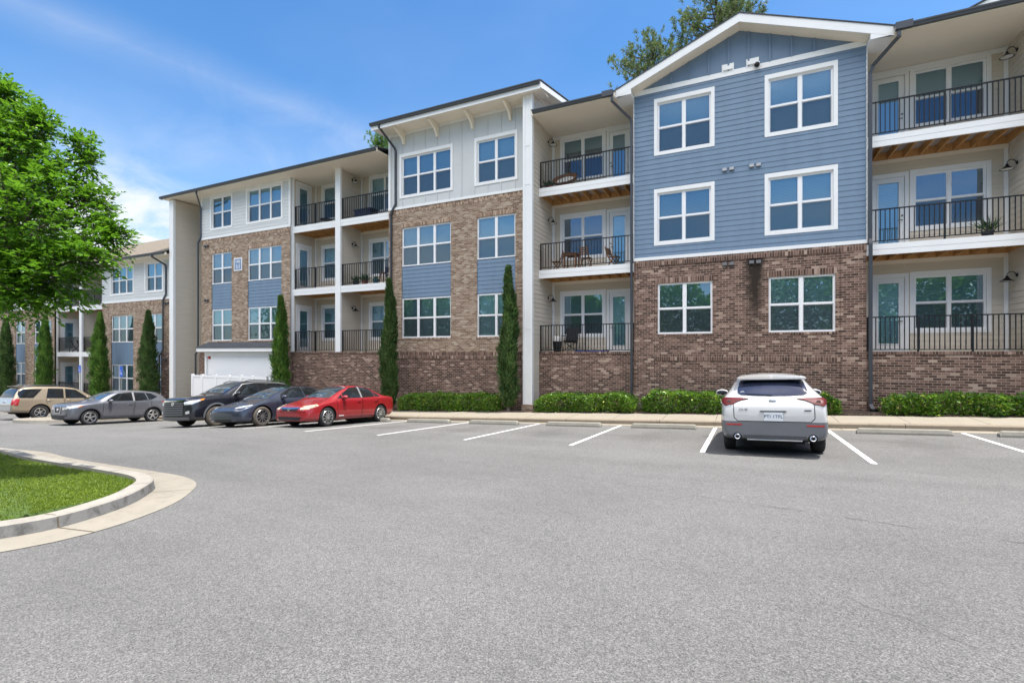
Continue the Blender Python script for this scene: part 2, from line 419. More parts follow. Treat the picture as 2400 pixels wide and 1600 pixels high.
# ------------------------------------------------------------------ mesh builder
class MB:
    def __init__(s):
        s.v, s.f, s.mi = [], [], []
    def quad(s, *p, m=0):
        b = len(s.v)
        s.v.extend([tuple(q) for q in p])
        s.f.append(tuple(range(b, b + len(p))))
        s.mi.append(m)
    def hexa(s, p, m=0):       # 8 corners: bottom ring 4, top ring 4
        b = len(s.v)
        s.v.extend([tuple(q) for q in p])
        for f in ((3, 2, 1, 0), (4, 5, 6, 7), (0, 1, 5, 4), (1, 2, 6, 5), (2, 3, 7, 6), (3, 0, 4, 7)):
            s.f.append(tuple(b + i for i in f))
            s.mi.append(m)
    def box(s, x0, x1, y0, y1, z0, z1, m=0):
        s.hexa([(x0, y0, z0), (x1, y0, z0), (x1, y1, z0), (x0, y1, z0), (x0, y0, z1), (x1, y0, z1), (x1, y1, z1), (x0, y1, z1)], m)
    def fbox(s, f, a0, a1, d0, d1, z0, z1, m=0):
        s.hexa([f(a0, d1, z0), f(a1, d1, z0), f(a1, d0, z0), f(a0, d0, z0), f(a0, d1, z1), f(a1, d1, z1), f(a1, d0, z1), f(a0, d0, z1)], m)
    def bar(s, p, q, wx, wz=None, m=0, up=(0, 0, 1)):    # rectangular bar from p to q
        wz = wz or wx
        p, q = Vector(p), Vector(q)
        d = (q - p).normalized()
        u = Vector(up)
        if abs(d.dot(u)) > 0.98:
            u = Vector((0, 1, 0))
        a = d.cross(u).normalized() * wx / 2
        b = a.cross(d).normalized() * wz / 2
        s.hexa([p - a - b, p + a - b, p + a + b, p - a + b, q - a - b, q + a - b, q + a + b, q - a + b], m)
    def tube(s, pts, r, n=8, m=0, cap=True):
        pts = [Vector(p) for p in pts]
        rr = r if isinstance(r, (list, tuple)) else [r] * len(pts)
        b = len(s.v)
        ref = Vector((0.31, 0.2, 0.93)).normalized()
        for i, p in enumerate(pts):
            d = (pts[min(i + 1, len(pts) - 1)] - pts[max(i - 1, 0)])
            d = d.normalized() if d.length > 1e-9 else Vector((0, 0, 1))
            a = d.cross(ref)
            if a.length < 1e-3:
                a = d.cross(Vector((1, 0, 0)))
            a.normalize()
            c = d.cross(a)
            for k in range(n):
                t = 2 * PI * k / n
                s.v.append(tuple(p + (a * math.cos(t) + c * math.sin(t)) * rr[i]))
        for i in range(len(pts) - 1):
            for k in range(n):
                k2 = (k + 1) % n
                s.f.append((b + i * n + k, b + i * n + k2, b + (i + 1) * n + k2, b + (i + 1) * n + k))
                s.mi.append(m)
        if cap:
            s.f.append(tuple(b + k for k in reversed(range(n))))
            s.mi.append(m)
            e = b + (len(pts) - 1) * n
            s.f.append(tuple(e + k for k in range(n)))
            s.mi.append(m)
    def lathe(s, prof, c, axis='Z', n=20, m=0, ang=(0, 2 * PI)):
        """prof: list of (radius, height) about the axis through c"""
        b = len(s.v)
        full = abs(ang[1] - ang[0] - 2 * PI) < 1e-6
        k = n if full else n + 1
        for r, h in prof:
            for i in range(k):
                t = ang[0] + (ang[1] - ang[0]) * i / n
                x, y = r * math.cos(t), r * math.sin(t)
                if axis == 'Z':
                    p = (c[0] + x, c[1] + y, c[2] + h)
                elif axis == 'X':
                    p = (c[0] + h, c[1] + x, c[2] + y)
                else:
                    p = (c[0] + x, c[1] + h, c[2] + y)
                s.v.append(p)
        for j in range(len(prof) - 1):
            for i in range(n):
                i2 = (i + 1) % k
                s.f.append((b + j * k + i, b + j * k + i2, b + (j + 1) * k + i2, b + (j + 1) * k + i))
                s.mi.append(m)
    def ellipsoid(s, c, r, n=16, k=10, m=0):
        s_ = [(math.sin(PI * j / k), -math.cos(PI * j / k)) for j in range(k + 1)]
        b = len(s.v)
        for q, h in s_:
            for i in range(n):
                t = 2 * PI * i / n
                s.v.append((c[0] + r[0] * q * math.cos(t), c[1] + r[1] * q * math.sin(t), c[2] + r[2] * h))
        for j in range(k):
            for i in range(n):
                i2 = (i + 1) % n
                s.f.append((b + j * n + i, b + j * n + i2, b + (j + 1) * n + i2, b + (j + 1) * n + i))
                s.mi.append(m)
    def poly_prism(s, poly, lift, m=0):
        """poly: list of 3-D points, lift: vector"""
        n = len(poly)
        b = len(s.v)
        s.v.extend([tuple(p) for p in poly])
        s.v.extend([tuple(Vector(p) + Vector(lift)) for p in poly])
        s.f.append(tuple(b + i for i in reversed(range(n))))
        s.f.append(tuple(b + n + i for i in range(n)))
        s.mi += [m, m]
        for i in range(n):
            j = (i + 1) % n
            s.f.append((b + i, b + j, b + n + j, b + n + i))
            s.mi.append(m)
    def build(s, name, mats, parent=None, smooth=False, world=True):
        off = Vector((0, 0, 0))
        if parent is not None and world:
            off = base_of(parent)
        me = bpy.data.meshes.new(name)
        me.from_pydata([(x - off.x, y - off.y, z - off.z) for x, y, z in s.v] if off.length else s.v, [], s.f)
        mats = mats if isinstance(mats, (list, tuple)) else [mats]
        for m in mats:
            me.materials.append(M[m] if isinstance(m, str) else m)
        if len(mats) > 1:
            me.polygons.foreach_set('material_index', s.mi)
        if smooth:
            me.polygons.foreach_set('use_smooth', [True] * len(me.polygons))
            try:
                me.set_sharp_from_angle(angle=R(40))
            except Exception:
                pass
        me.update()
        o = bpy.data.objects.new(name, me)
        COL.objects.link(o)
        if parent is not None:
            o.parent = parent
        return o

BASE = {}
def base_of(o):
    while o.parent is not None:
        o = o.parent
    return BASE.get(o.name, Vector((0, 0, 0)))
def thing(name, label, cat, loc=(0, 0, 0), group=None):
    o = bpy.data.objects.new(name, None)
    COL.objects.link(o)
    o.empty_display_size = 0.3
    o.location = loc
    BASE[o.name] = Vector(loc)
    return tag(o, label, cat, group)
def tag(o, label, cat, group=None, kind=None):
    o['label'] = label
    o['category'] = cat
    if group:
        o['group'] = group
    if kind:
        o['kind'] = kind
    return o
def struct(o):
    o['kind'] = 'structure'
    return o
def copy_tree(o, parent=None):
    c = o.copy()
    COL.objects.link(c)
    c.parent = parent
    if parent is None and o.name in BASE:
        BASE[c.name] = BASE[o.name].copy()
    for ch in list(o.children):
        copy_tree(ch, c)
    return c
# ------------------------------------------------------------------ the ground
def frange(a, b, n):
    return [a + (b - a) * i / n for i in range(n + 1)]
def grid_sheet(name, xs, ys, mat, lift=0.0):
    v = [(x, y, gz(x, y) + lift) for y in ys for x in xs]
    nx = len(xs)
    f = [(j * nx + i, j * nx + i + 1, (j + 1) * nx + i + 1, (j + 1) * nx + i) for j in range(len(ys) - 1) for i in range(nx - 1)]
    me = bpy.data.meshes.new(name)
    me.from_pydata(v, [], f)
    me.materials.append(M[mat])
    me.polygons.foreach_set('use_smooth', [True] * len(f))
    o = bpy.data.objects.new(name, me)
    COL.objects.link(o)
    return struct(o)
xs = [-400, -200, -120] + frange(-90, 40, 130) + [60, 120, 300]
ys = [-300, -120, -60] + frange(-40, 19, 118) + [25, 40, 80, 200, 400]
grid_sheet('parking_lot', xs, ys, 'asphalt')

KY = 15.6                       # kerb face
def strip_along(name, mat, prof, xs_, smooth=False):
    """prof(x): list of (y, z) ; swept along x"""
    mb = MB()
    P = [prof(x) for x in xs_]
    for i in range(len(xs_) - 1):
        for k in range(len(P[0]) - 1):
            a, b, c, d = P[i][k], P[i + 1][k], P[i + 1][k + 1], P[i][k + 1]
            mb.quad((xs_[i], *a), (xs_[i + 1], *b), (xs_[i + 1], *c), (xs_[i], *d))
    return mb.build(name, mat, smooth=smooth)
kx = frange(-75, 30, 105)
def walk_z(x):
    return gz(x, KY) + 0.15
def bed_z(x):
    return walk_z(x) + 0.02
struct(strip_along('gutter_strip', 'walk', lambda x: [(KY - 0.42, gz(x, KY - 0.42) + 0.006), (KY + 0.02, gz(x, KY) + 0.012)], kx))
struct(strip_along('kerb', 'kerb', lambda x: [(KY + 0.01, gz(x, KY) - 0.1), (KY, gz(x, KY) + 0.12), (KY + 0.015, walk_z(x) - 0.012), (KY + 0.035, walk_z(x)), (KY + 0.17, walk_z(x) + 0.003)], kx))
struct(strip_along('sidewalk', 'walk', lambda x: [(KY + 0.17, walk_z(x) + 0.003), (KY + 1.5, walk_z(x) + 0.03), (KY + 1.52, walk_z(x) - 0.1)], kx))
def bump_(x, y):
    return 0.025 * math.sin(3.1 * x + 1.7 * y) + 0.02 * math.sin(7.3 * x - 2.1 * y)
struct(strip_along('planting_bed', 'mulch', lambda x: [(KY + 1.45, bed_z(x) - 0.02)] + [(y, bed_z(x) + 0.05 + bump_(x, y)) for y in (17.3, 17.6, 17.9, 18.2, 18.6)], frange(-75, 30, 260), True))

# painted bay lines
for k in range(-7, 3):
    x = 1.97 + 2.735 * k
    mb = MB()
    y0 = 10.05 + (0.28 if k < 0 else 0.0)
    n = 12
    for i in range(n):
        ya, yb = y0 + (15.2 - y0) * i / n, y0 + (15.2 - y0) * (i + 1) / n
        mb.quad(*[(xx, yy, gz(xx, yy) + 0.005) for xx, yy in ((x - 0.047, ya), (x + 0.047, ya), (x + 0.047, yb), (x - 0.047, yb))])
    struct(mb.build('parking_line', 'line'))

# hairline cracks in the paving
M['crack'] = basic('crack in asphalt', (0.085, 0.085, 0.085), 0.95, var=0.3, scale=20)
def crack(pts, wd, seed):
    r = random.Random(seed)
    mb = MB()
    P = []
    for (x0, y0), (x1, y1) in zip(pts, pts[1:]):
        L = math.hypot(x1 - x0, y1 - y0)
        n = max(2, int(L / 0.09))
        for i in range(n):
            t = i / n
            P.append((x0 + (x1 - x0) * t + r.uniform(-.02, .02), y0 + (y1 - y0) * t + r.uniform(-.02, .02)))
    for i in range(len(P) - 1):
        if r.random() < 0.14:
            continue
        (x0, y0), (x1, y1) = P[i], P[i + 1]
        d = Vector((x1 - x0, y1 - y0)).normalized()
        nx, ny = -d.y * wd * r.uniform(.35, 1.0) / 2, d.x * wd * r.uniform(.35, 1.0) / 2
        mb.quad(*[(a, b, gz(a, b) + 0.004) for a, b in ((x0 - nx, y0 - ny), (x1 - nx, y1 - ny), (x1 + nx, y1 + ny), (x0 + nx, y0 + ny))])
    struct(mb.build('pavement_crack', 'crack'))
crack([(-6.5, 7.9), (-4.6, 7.6), (-2.4, 7.2), (-0.2, 6.55), (1.6, 6.1), (3.2, 5.75)], 0.012, 1)
crack([(0.35, 4.3), (0.75, 3.95), (1.05, 3.75), (1.25, 3.55)], 0.0045, 2)
crack([(-14, 8.6), (-11, 8.3), (-8.2, 8.2)], 0.016, 4)
crack([(-9.6, 13.2), (-8.6, 13.0), (-8.0, 12.6)], 0.014, 5)

# ------------------------------------------------------------------ kerbed lawn island at the left
def resample(P, step):
    out = []
    for i in range(len(P) - 1):
        p0 = Vector(P[max(i - 1, 0)]); p1 = Vector(P[i]); p2 = Vector(P[i + 1]); p3 = Vector(P[min(i + 2, len(P) - 1)])
        n = max(1, int((p2 - p1).length / step))
        for k in range(n):
            t = k / n
            out.append(0.5 * ((2 * p1) + (p2 - p0) * t + (2 * p0 - 5 * p1 + 4 * p2 - p3) * t * t + (3 * p1 - p0 - 3 * p2 + p3) * t ** 3))
    out.append(Vector(P[-1]))
    return out
def inset(P, d):
    out = []
    for i, p in enumerate(P):
        a, b = P[max(i - 1, 0)], P[min(i + 1, len(P) - 1)]
        t = (b - a).normalized()
        out.append(p + Vector((t.y, -t.x)) * d)       # to the right of travel
    return out
ISL = [(-30, 5.9), (-22, 5.35), (-15, 4.9), (-12.5, 4.6), (-10.6, 4.48), (-9.3, 4.42), (-8.35, 4.35), (-7.75, 4.17), (-7.33, 3.85), (-6.95, 3.45), (-6.70, 3.0), (-6.58, 2.6), (-6.62, 2.3), (-6.85, 1.95), (-7.6, 1.5), (-9.0, 1.05), (-12, 0.6), (-18, 0.1), (-30, -0.8)]
isl = resample(ISL, 0.12)
def ring_obj(name, mat, A, za, B, zb, up=None):
    mb = MB()
    for i in range(len(A) - 1):
        a0, a1, b0, b1 = A[i], A[i + 1], B[i], B[i + 1]
        mb.quad((a0.x, a0.y, gz(a0.x, a0.y) + za), (a1.x, a1.y, gz(a1.x, a1.y) + za), (b1.x, b1.y, gz(b1.x, b1.y) + zb), (b0.x, b0.y, gz(b0.x, b0.y) + zb))
    return mb
pan = inset(isl, -0.50)
KH = 0.15
mb = ring_obj('', '', pan, 0.006, isl, 0.016)
for i in range(len(isl) - 1):        # joints in the gutter pan
    pass
struct(mb.build('gutter_pan', 'pan'))
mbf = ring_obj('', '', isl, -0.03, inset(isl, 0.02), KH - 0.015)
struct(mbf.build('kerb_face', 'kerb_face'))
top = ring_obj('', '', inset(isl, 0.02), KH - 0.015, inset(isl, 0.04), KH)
t2 = ring_obj('', '', inset(isl, 0.04), KH, inset(isl, 0.22), KH)
t3 = ring_obj('', '', inset(isl, 0.22), KH, inset(isl, 0.225), 0.0)
for o in (t2, t3):
    b = len(top.v)
    top.v += o.v
    top.f += [tuple(i + b for i in f) for f in o.f]
    top.mi += o.mi
struct(top.build('island_kerb', 'kerb2'))
# kerb and pan joints as thin dark gaps
M['joint'] = basic('dirty joint', (0.13, 0.105, 0.07), 0.95, var=0.3, scale=30)
jm = MB()
acc = 0
for i in range(1, len(isl)):
    acc += (isl[i] - isl[i - 1]).length
    if acc > 1.55:
        acc = 0
        t = (isl[i] - isl[i - 1]).normalized() * 0.006
        nrm = Vector((t.y, -t.x)).normalized()
        pts = [(-0.50, 0.011), (0.0, 0.021)], [(-0.004, 0.02), (0.016, KH - 0.013)], [(0.038, KH + 0.003), (0.22, KH + 0.003)]
        for (d0, z0), (d1, z1) in pts:
            q = []
            for d, z, sg in ((d0, z0, -1), (d1, z1, -1), (d1, z1, 1), (d0, z0, 1)):
                p = isl[i] + nrm * d + t * sg
                q.append((p.x, p.y, gz(p.x, p.y) + z))
            jm.quad(*q)
struct(jm.build('kerb_joint', 'joint'))
inner = inset(isl, 0.22)
mb = MB()
half = len(inner) // 2
for i in range(half):
    a0, a1 = inner[i], inner[i + 1]
    b0, b1 = inner[-1 - i], inner[-2 - i]
    n = 6
    for k in range(n):
        q = []
        for p, r_, t in ((a0, b0, k / n), (a1, b1, k / n), (a1, b1, (k + 1) / n), (a0, b0, (k + 1) / n)):
            c = p.lerp(r_, t)
            q.append((c.x, c.y, gz(c.x, c.y) + 0.085 + 0.10 * math.sin(PI * t)))
        mb.quad(*q)
struct(mb.build('lawn_ground', 'soil', smooth=True))
def lawn_h(x, y):
    # distance-like factor between the two sides
    ya = np.interp(x, [p[0] for p in ISL[:11]], [p[1] for p in ISL[:11]])
    yb = np.interp(-x, [-p[0] for p in ISL[11:]], [p[1] for p in ISL[11:]])
    t = (y - yb) / max(ya - yb, 0.1)
    return gz(x, y) + 0.08 + 0.10 * math.sin(PI * min(max(t, 0), 1)) - 0.005
def in_poly(x, y, P):
    c = False
    j = len(P) - 1
    for i in range(len(P)):
        if (P[i][1] > y) != (P[j][1] > y) and x < (P[j][0] - P[i][0]) * (y - P[i][1]) / (P[j][1] - P[i][1]) + P[i][0]:
            c = not c
        j = i
    return c

def leaves_np(name, mat, P, D, N, L, W, fold=0.25, parent=None, base=None):
    """n leaf blades: base point P, direction D, rough normal N, length L, width W: 4-vertex folded leaves"""
    n = len(P)
    D = D / np.maximum(np.linalg.norm(D, axis=1, keepdims=True), 1e-9)
    S = np.cross(D, N)
    S /= np.maximum(np.linalg.norm(S, axis=1, keepdims=True), 1e-9)
    U = np.cross(S, D)
    L = L[:, None]
    W = W[:, None]
    v = np.empty((n, 4, 3))
    v[:, 0] = P
    v[:, 1] = P + D * L * 0.45 + S * W * 0.5 + U * W * fold
    v[:, 2] = P + D * L
    v[:, 3] = P + D * L * 0.45 - S * W * 0.5 + U * W * fold
    if base is not None:
        v -= np.array(base)[None, None, :]
    me = bpy.data.meshes.new(name)
    me.vertices.add(n * 4)
    me.vertices.foreach_set('co', v.reshape(-1))
    idx = np.arange(n)[:, None] * 4
    tri = np.concatenate([idx + np.array([[0, 1, 2]]), idx + np.array([[0, 2, 3]])], axis=1).reshape(-1)
    me.loops.add(n * 6)
    me.loops.foreach_set('vertex_index', tri.astype(np.int32))
    me.polygons.add(n * 2)
    me.polygons.foreach_set('loop_start', (np.arange(n * 2) * 3).astype(np.int32))
    me.polygons.foreach_set('loop_total', np.full(n * 2, 3, dtype=np.int32))
    me.materials.append(M[mat])
    me.update(calc_edges=True)
    me.validate()
    o = bpy.data.objects.new(name, me)
    COL.objects.link(o)
    if parent is not None:
        o.parent = parent
    return o

pts = []
IP = [(p.x, p.y) for p in inset(isl, 0.24)]
while len(pts) < 60000:
    x = -6.7 - 8.5 * rng.random() ** 1.6
    y = rng.uniform(0.3, 5.2)
    if in_poly(x, y, IP):
        pts.append((x, y, lawn_h(x, y)))
P_ = np.array(pts)
n = len(P_)
D_ = np.stack([nrg.normal(0, .75, n), nrg.normal(0, .75, n), nrg.uniform(.45, 1.1, n)], 1)
o = leaves_np('lawn_grass', 'grass', P_, D_, nrg.normal(0, 1, (n, 3)), nrg.uniform(.022, .05, n), nrg.uniform(.006, .010, n))
tag(o, 'short mown green lawn grass on the kerbed island at left', 'grass', kind='stuff')

# kerbed concrete island between the parked cars at the far left
IS2 = [(-33.6, 15.7), (-33.7, 14.0), (-33.6, 12.6), (-33.2, 11.6), (-32.4, 11.0), (-31.5, 10.85), (-30.6, 11.0), (-29.9, 11.5), (-29.6, 12.4), (-29.5, 14.0), (-29.4, 15.7)]
i2 = resample(IS2[::-1], 0.25)
mb = ring_obj('', '', i2, -0.03, inset(i2, 0.02), 0.15)
t2 = ring_obj('', '', inset(i2, 0.02), 0.15, inset(i2, 0.2), 0.155)
b = len(mb.v)
mb.v += t2.v
mb.f += [tuple(i + b for i in f) for f in t2.f]
mb.mi += t2.mi
struct(mb.build('island_kerb', 'kerb2'))
mb = MB()
ii = inset(i2, 0.195)
for i in range(len(ii) // 2):
    a, b_, c, d = ii[i], ii[i + 1], ii[-2 - i], ii[-1 - i]
    mb.quad(*[(p.x, p.y, gz(p.x, p.y) + 0.15) for p in (a, b_, c, d)])
struct(mb.build('island_pavement', 'walk'))
# ------------------------------------------------------------------ walls, windows, doors
def FS(c):
    return lambda a, d, z: (a, c - d, z)
def FE(c):
    return lambda a, d, z: (c + d, a, z)
def FW(c):
    return lambda a, d, z: (c - d, a, z)

def cells(a0, a1, z0, z1, ops):
    zs = sorted({z0, z1} | {min(max(q, z0), z1) for o in ops for q in (o[2], o[3])})
    for za, zb in zip(zs, zs[1:]):
        if zb - za < 1e-6:
            continue
        cut = sorted([(max(o[0], a0), min(o[1], a1)) for o in ops if o[2] < zb - 1e-6 and o[3] > za + 1e-6])
        x = a0
        for p, q in cut:
            if p > x + 1e-6:
                yield x, p, za, zb
            x = max(x, q)
        if x < a1 - 1e-6:
            yield x, a1, za, zb

def wall(mb, f, a0, a1, z0, z1, ops=(), rev=0.13, m=0):
    for xa, xb, za, zb in cells(a0, a1, z0, z1, ops):
        mb.quad(f(xa, 0, za), f(xb, 0, za), f(xb, 0, zb), f(xa, 0, zb), m=m)
    for (p, q, r, s) in ops:
        mb.quad(f(p, 0, r), f(p, 0, s), f(p, -rev, s), f(p, -rev, r), m=m)
        mb.quad(f(q, 0, r), f(q, 0, s), f(q, -rev, s), f(q, -rev, r), m=m)
        mb.quad(f(p, 0, s), f(q, 0, s), f(q, -rev, s), f(p, -rev, s), m=m)
        mb.quad(f(p, 0, r), f(q, 0, r), f(q, -rev, r), f(p, -rev, r), m=m)

def siding(mb, f, a0, a1, z0, z1, ops=(), pitch=0.18, lip=0.016, m=0, rev=0.1):
    k0 = math.floor(z0 / pitch)
    k1 = math.ceil(z1 / pitch)
    for k in range(k0, k1):
        za, zb = max(z0, k * pitch), min(z1, (k + 1) * pitch)
        if zb - za < 1e-5:
            continue
        dof = lambda z: 0.004 + lip * (1 - (z - k * pitch) / pitch)
        for xa, xb, ca, cb in cells(a0, a1, za, zb, ops):
            mb.quad(f(xa, dof(ca), ca), f(xb, dof(ca), ca), f(xb, dof(cb), cb), f(xa, dof(cb), cb), m=m)
            if abs(ca - k * pitch) < 1e-5:
                mb.quad(f(xa, 0.0, ca), f(xb, 0.0, ca), f(xb, dof(ca), ca), f(xa, dof(ca), ca), m=m)
    for (p, q, r, s) in ops:
        for u in ((p, r, p, s), (q, r, q, s), (p, s, q, s), (p, r, q, r)):
            mb.quad(f(u[0], 0.02, u[1]), f(u[2], 0.02, u[3]), f(u[2], -rev, u[3]), f(u[0], -rev, u[1]), m=m)

def window(f, a0, a1, z0, z1, n, root, trim=False, rec=0.05, blind='blind', screen=True, sill=True, name='window', down=1.0):
    """n double-hung units side by side; parts: frame mesh > casing, pane, screen, blind"""
    mb = MB()
    d0, d1 = -rec - 0.07, -rec
    fw = 0.045
    mb.fbox(f, a0, a0 + fw, d0, d1, z0, z1)
    mb.fbox(f, a1 - fw, a1, d0, d1, z0, z1)
    mb.fbox(f, a0 + fw, a1 - fw, d0, d1, z1 - fw, z1)
    mb.fbox(f, a0 + fw, a1 - fw, d0, d1, z0, z0 + fw)
    u = (a1 - a0) / n
    zm = z0 + (z1 - z0) * 0.497
    pa, sc_ = MB(), MB()
    for i in range(n):
        p, q = a0 + i * u, a0 + (i + 1) * u
        if i:
            mb.fbox(f, p - 0.048, p + 0.048, d0, d1 + 0.004, z0 + fw, z1 - fw)
        pl = p + (fw if i == 0 else 0.048)
        ql = q - (fw if i == n - 1 else 0.048)
        mb.fbox(f, pl, ql, d0 + 0.012, d1 - 0.012, zm - 0.024, zm + 0.024)
        s_ = 0.022
        for za, zb, dd in ((zm + 0.024, z1 - fw, -0.028), (z0 + fw, zm - 0.024, -0.042)):
            mb.fbox(f, pl, pl + s_, d0 + 0.01, d1 + dd + 0.012, za, zb)
            mb.fbox(f, ql - s_, ql, d0 + 0.01, d1 + dd + 0.012, za, zb)
            mb.fbox(f, pl + s_, ql - s_, d0 + 0.01, d1 + dd + 0.012, zb - s_, zb)
            mb.fbox(f, pl + s_, ql - s_, d0 + 0.01, d1 + dd + 0.012, za, za + s_)
            pa.quad(f(pl + s_, d1 + dd, za + s_), f(ql - s_, d1 + dd, za + s_), f(ql - s_, d1 + dd, zb - s_), f(pl + s_, d1 + dd, zb - s_))
        if screen:
            sc_.quad(f(pl + 0.005, d1 - 0.018, z0 + fw), f(ql - 0.005, d1 - 0.018, z0 + fw), f(ql - 0.005, d1 - 0.018, zm - 0.024), f(pl + 0.005, d1 - 0.018, zm - 0.024))
    fr = mb.build(name, 'vinyl', root)
    pa.build('pane', 'glass', fr)
    if screen:
        sc_.build('screen', 'screen', fr)
    bm = MB()
    db = d0 - 0.05
    if blind in ('blind', 'blind_grey', 'curtain'):
        zb0 = z0 + (z1 - z0) * (1 - down)
        bm.quad(f(a0, db, zb0), f(a1, db, zb0), f(a1, db, z1), f(a0, db, z1))
        bm.build('curtain' if blind == 'curtain' else 'blind', blind, fr)
        if down < 1:
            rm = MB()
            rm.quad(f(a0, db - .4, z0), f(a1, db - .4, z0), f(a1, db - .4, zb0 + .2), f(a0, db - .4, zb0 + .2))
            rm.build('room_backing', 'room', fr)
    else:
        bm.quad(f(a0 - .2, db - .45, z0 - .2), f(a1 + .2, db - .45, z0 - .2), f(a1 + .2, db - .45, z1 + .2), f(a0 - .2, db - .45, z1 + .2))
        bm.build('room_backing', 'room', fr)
    if trim:
        t = MB()
        w_ = 0.11
        dd = 0.034
        t.fbox(f, a0 - w_, a0 + 0.003, -rec, dd, z0 - w_ + 0.0, z1 + w_ + 0.03)
        t.fbox(f, a1 - 0.003, a1 + w_, -rec, dd, z0 - w_ + 0.0, z1 + w_ + 0.03)
        t.fbox(f, a0 + 0.003, a1 - 0.003, -rec, dd - 0.002, z1 - 0.003, z1 + w_ + 0.03)
        t.fbox(f, a0 + 0.003, a1 - 0.003, -rec, dd - 0.002, z0 - w_, z0 + 0.003)
        t.build('casing', 'white', fr)
    elif sill:
        t = MB()
        t.fbox(f, a0 + 0.004, a1 - 0.004, -rec, -0.012, z0 - 0.002, z0 + 0.03)
        t.build('sill', 'vinyl', fr)
    return fr

def door(f, a0, a1, z0, z1, root, handle_left=False, blind='blind'):
    """full-lite balcony door"""
    mb = MB()
    gl = (a0 + 0.16, a1 - 0.16, z0 + 0.26, z1 - 0.17)
    for xa, xb, za, zb in cells(a0, a1, z0, z1, [gl]):
        mb.fbox(f, xa, xb, -0.05, 0.0, za, zb)
    d = mb.build('door', 'white', root)
    p = MB()
    p.quad(f(gl[0], -0.022, gl[2]), f(gl[1], -0.022, gl[2]), f(gl[1], -0.022, gl[3]), f(gl[0], -0.022, gl[3]))
    p.build('pane', 'glass', d)
    b = MB()
    b.quad(f(gl[0] - .02, -0.06, gl[2] - .02), f(gl[1] + .02, -0.06, gl[2] - .02), f(gl[1] + .02, -0.06, gl[3] + .02), f(gl[0] - .02, -0.06, gl[3] + .02))
    b.build('blind', blind, d)
    t = MB()
    for xa, xb, za, zb in ((gl[0] - .035, gl[0] + .004, gl[2] - .035, gl[3] + .035), (gl[1] - .004, gl[1] + .035, gl[2] - .035, gl[3] + .035), (gl[0] + .004, gl[1] - .004, gl[3] - .004, gl[3] + .035), (gl[0] + .004, gl[1] - .004, gl[2] - .035, gl[2] + .004)):
        t.fbox(f, xa, xb, 0.0, 0.014, za, zb)
    w_ = 0.10
    t.fbox(f, a0 - w_, a0, -0.03, 0.03, z0, z1 + w_ + .04)
    t.fbox(f, a1, a1 + w_, -0.03, 0.03, z0, z1 + w_ + .04)
    t.fbox(f, a0, a1, -0.03, 0.028, z1, z1 + w_ + .04)
    t.build('casing', 'white', d)
    h = MB()
    hx = a0 + 0.07 if handle_left else a1 - 0.07
    p0, p1 = Vector(f(hx, 0.0, z0 + 1.0)), Vector(f(hx, 0.06, z0 + 1.0))
    h.tube([p0, p1], 0.012, 8)
    sg = 1 if handle_left else -1
    h.tube([p1, f(hx + sg * 0.11, 0.06, z0 + 1.0)], 0.011, 8)
    h.tube([f(hx, 0.0, z0 + 1.15), f(hx, 0.03, z0 + 1.15)], 0.025, 10)
    h.build('handle', 'black_metal', d)
    return d

def railing(x0, x1, y, zd, root, bot=0.09, posts=3, name='railing'):
    mb = MB()
    zt = zd + 1.09
    mb.box(x0, x1, y - 0.022, y + 0.022, zt - 0.035, zt)
    mb.box(x0, x1, y - 0.016, y + 0.016, zd + bot, zd + bot + 0.028)
    n = max(3, round((x1 - x0) / 0.118))
    pk = set()
    for k in range(posts):
        xp = x0 + 0.03 + (x1 - x0 - 0.06) * k / (posts - 1)
        mb.box(xp - 0.022, xp + 0.022, y - 0.0222, y + 0.0222, zd - 0.01, zt - 0.036)
        mb.box(xp - 0.05, xp + 0.05, y - 0.05, y + 0.05, zd - 0.008, zd + 0.008)
    for i in range(1, n):
        xp = x0 + (x1 - x0) * i / n
        mb.box(xp - 0.0115, xp + 0.0115, y - 0.0115, y + 0.0115, zd + bot + 0.0281, zt - 0.0351)
    return mb.build(name, 'black_metal', root)

def balcony(x0, x1, yf, yb, zd, root, xs_rail=None, joists=True):
    """deck with white fascia, joists under it and a railing"""
    mb = MB()
    mb.box(x0, x1, yf + 0.03, yb, zd - 0.045, zd - 0.005)
    b = mb.build('balcony', 'deck', root)
    fa = MB()
    fa.box(x0, x1, yf - 0.025, yf + 0.028, zd - 0.335, zd - 0.17)
    fa.box(x0, x1, yf - 0.032, yf + 0.028, zd - 0.167, zd + 0.0)
    fa.build('fascia', 'white', b)
    j = MB()
    n = max(3, round((x1 - x0) / 0.41))
    for i in range(n + 1):
        xp = x0 + 0.03 + (x1 - x0 - 0.06) * i / n
        j.box(xp - 0.02, xp + 0.02, yf + 0.03, yb - 0.045, zd - 0.29, zd - 0.046)
        if 0 < i < n:
            j.box(xp - 0.045, xp + 0.045, yb - 0.06, yb - 0.046, zd - 0.27, zd - 0.07)
    j.box(x0, x1, yb - 0.044, yb - 0.004, zd - 0.295, zd - 0.046)
    j.build('joist_frame', 'wood_joist', b)
    lg = MB()
    lg.box(x0, x1, yb - 0.05, yb - 0.003, zd - 0.42, zd - 0.296)
    lg.build('ledger_trim', 'cream', b)
    for (r0, r1) in (xs_rail or [(x0 + 0.02, x1 - 0.02)]):
        railing(r0, r1, yf + 0.06, zd, b)
    return b

def downspout(path, root, wd=0.085, straps=True):
    mb = MB()
    P = [Vector(p) for p in path]
    for a, b in zip(P, P[1:]):
        d = (b - a).normalized() * 0.028
        mb.bar(a - d, b + d, wd, 0.065, up=(0, 1, 0) if abs((b - a).normalized().y) < .9 else (0, 0, 1))
    return mb.build('downspout', 'gutter', root)

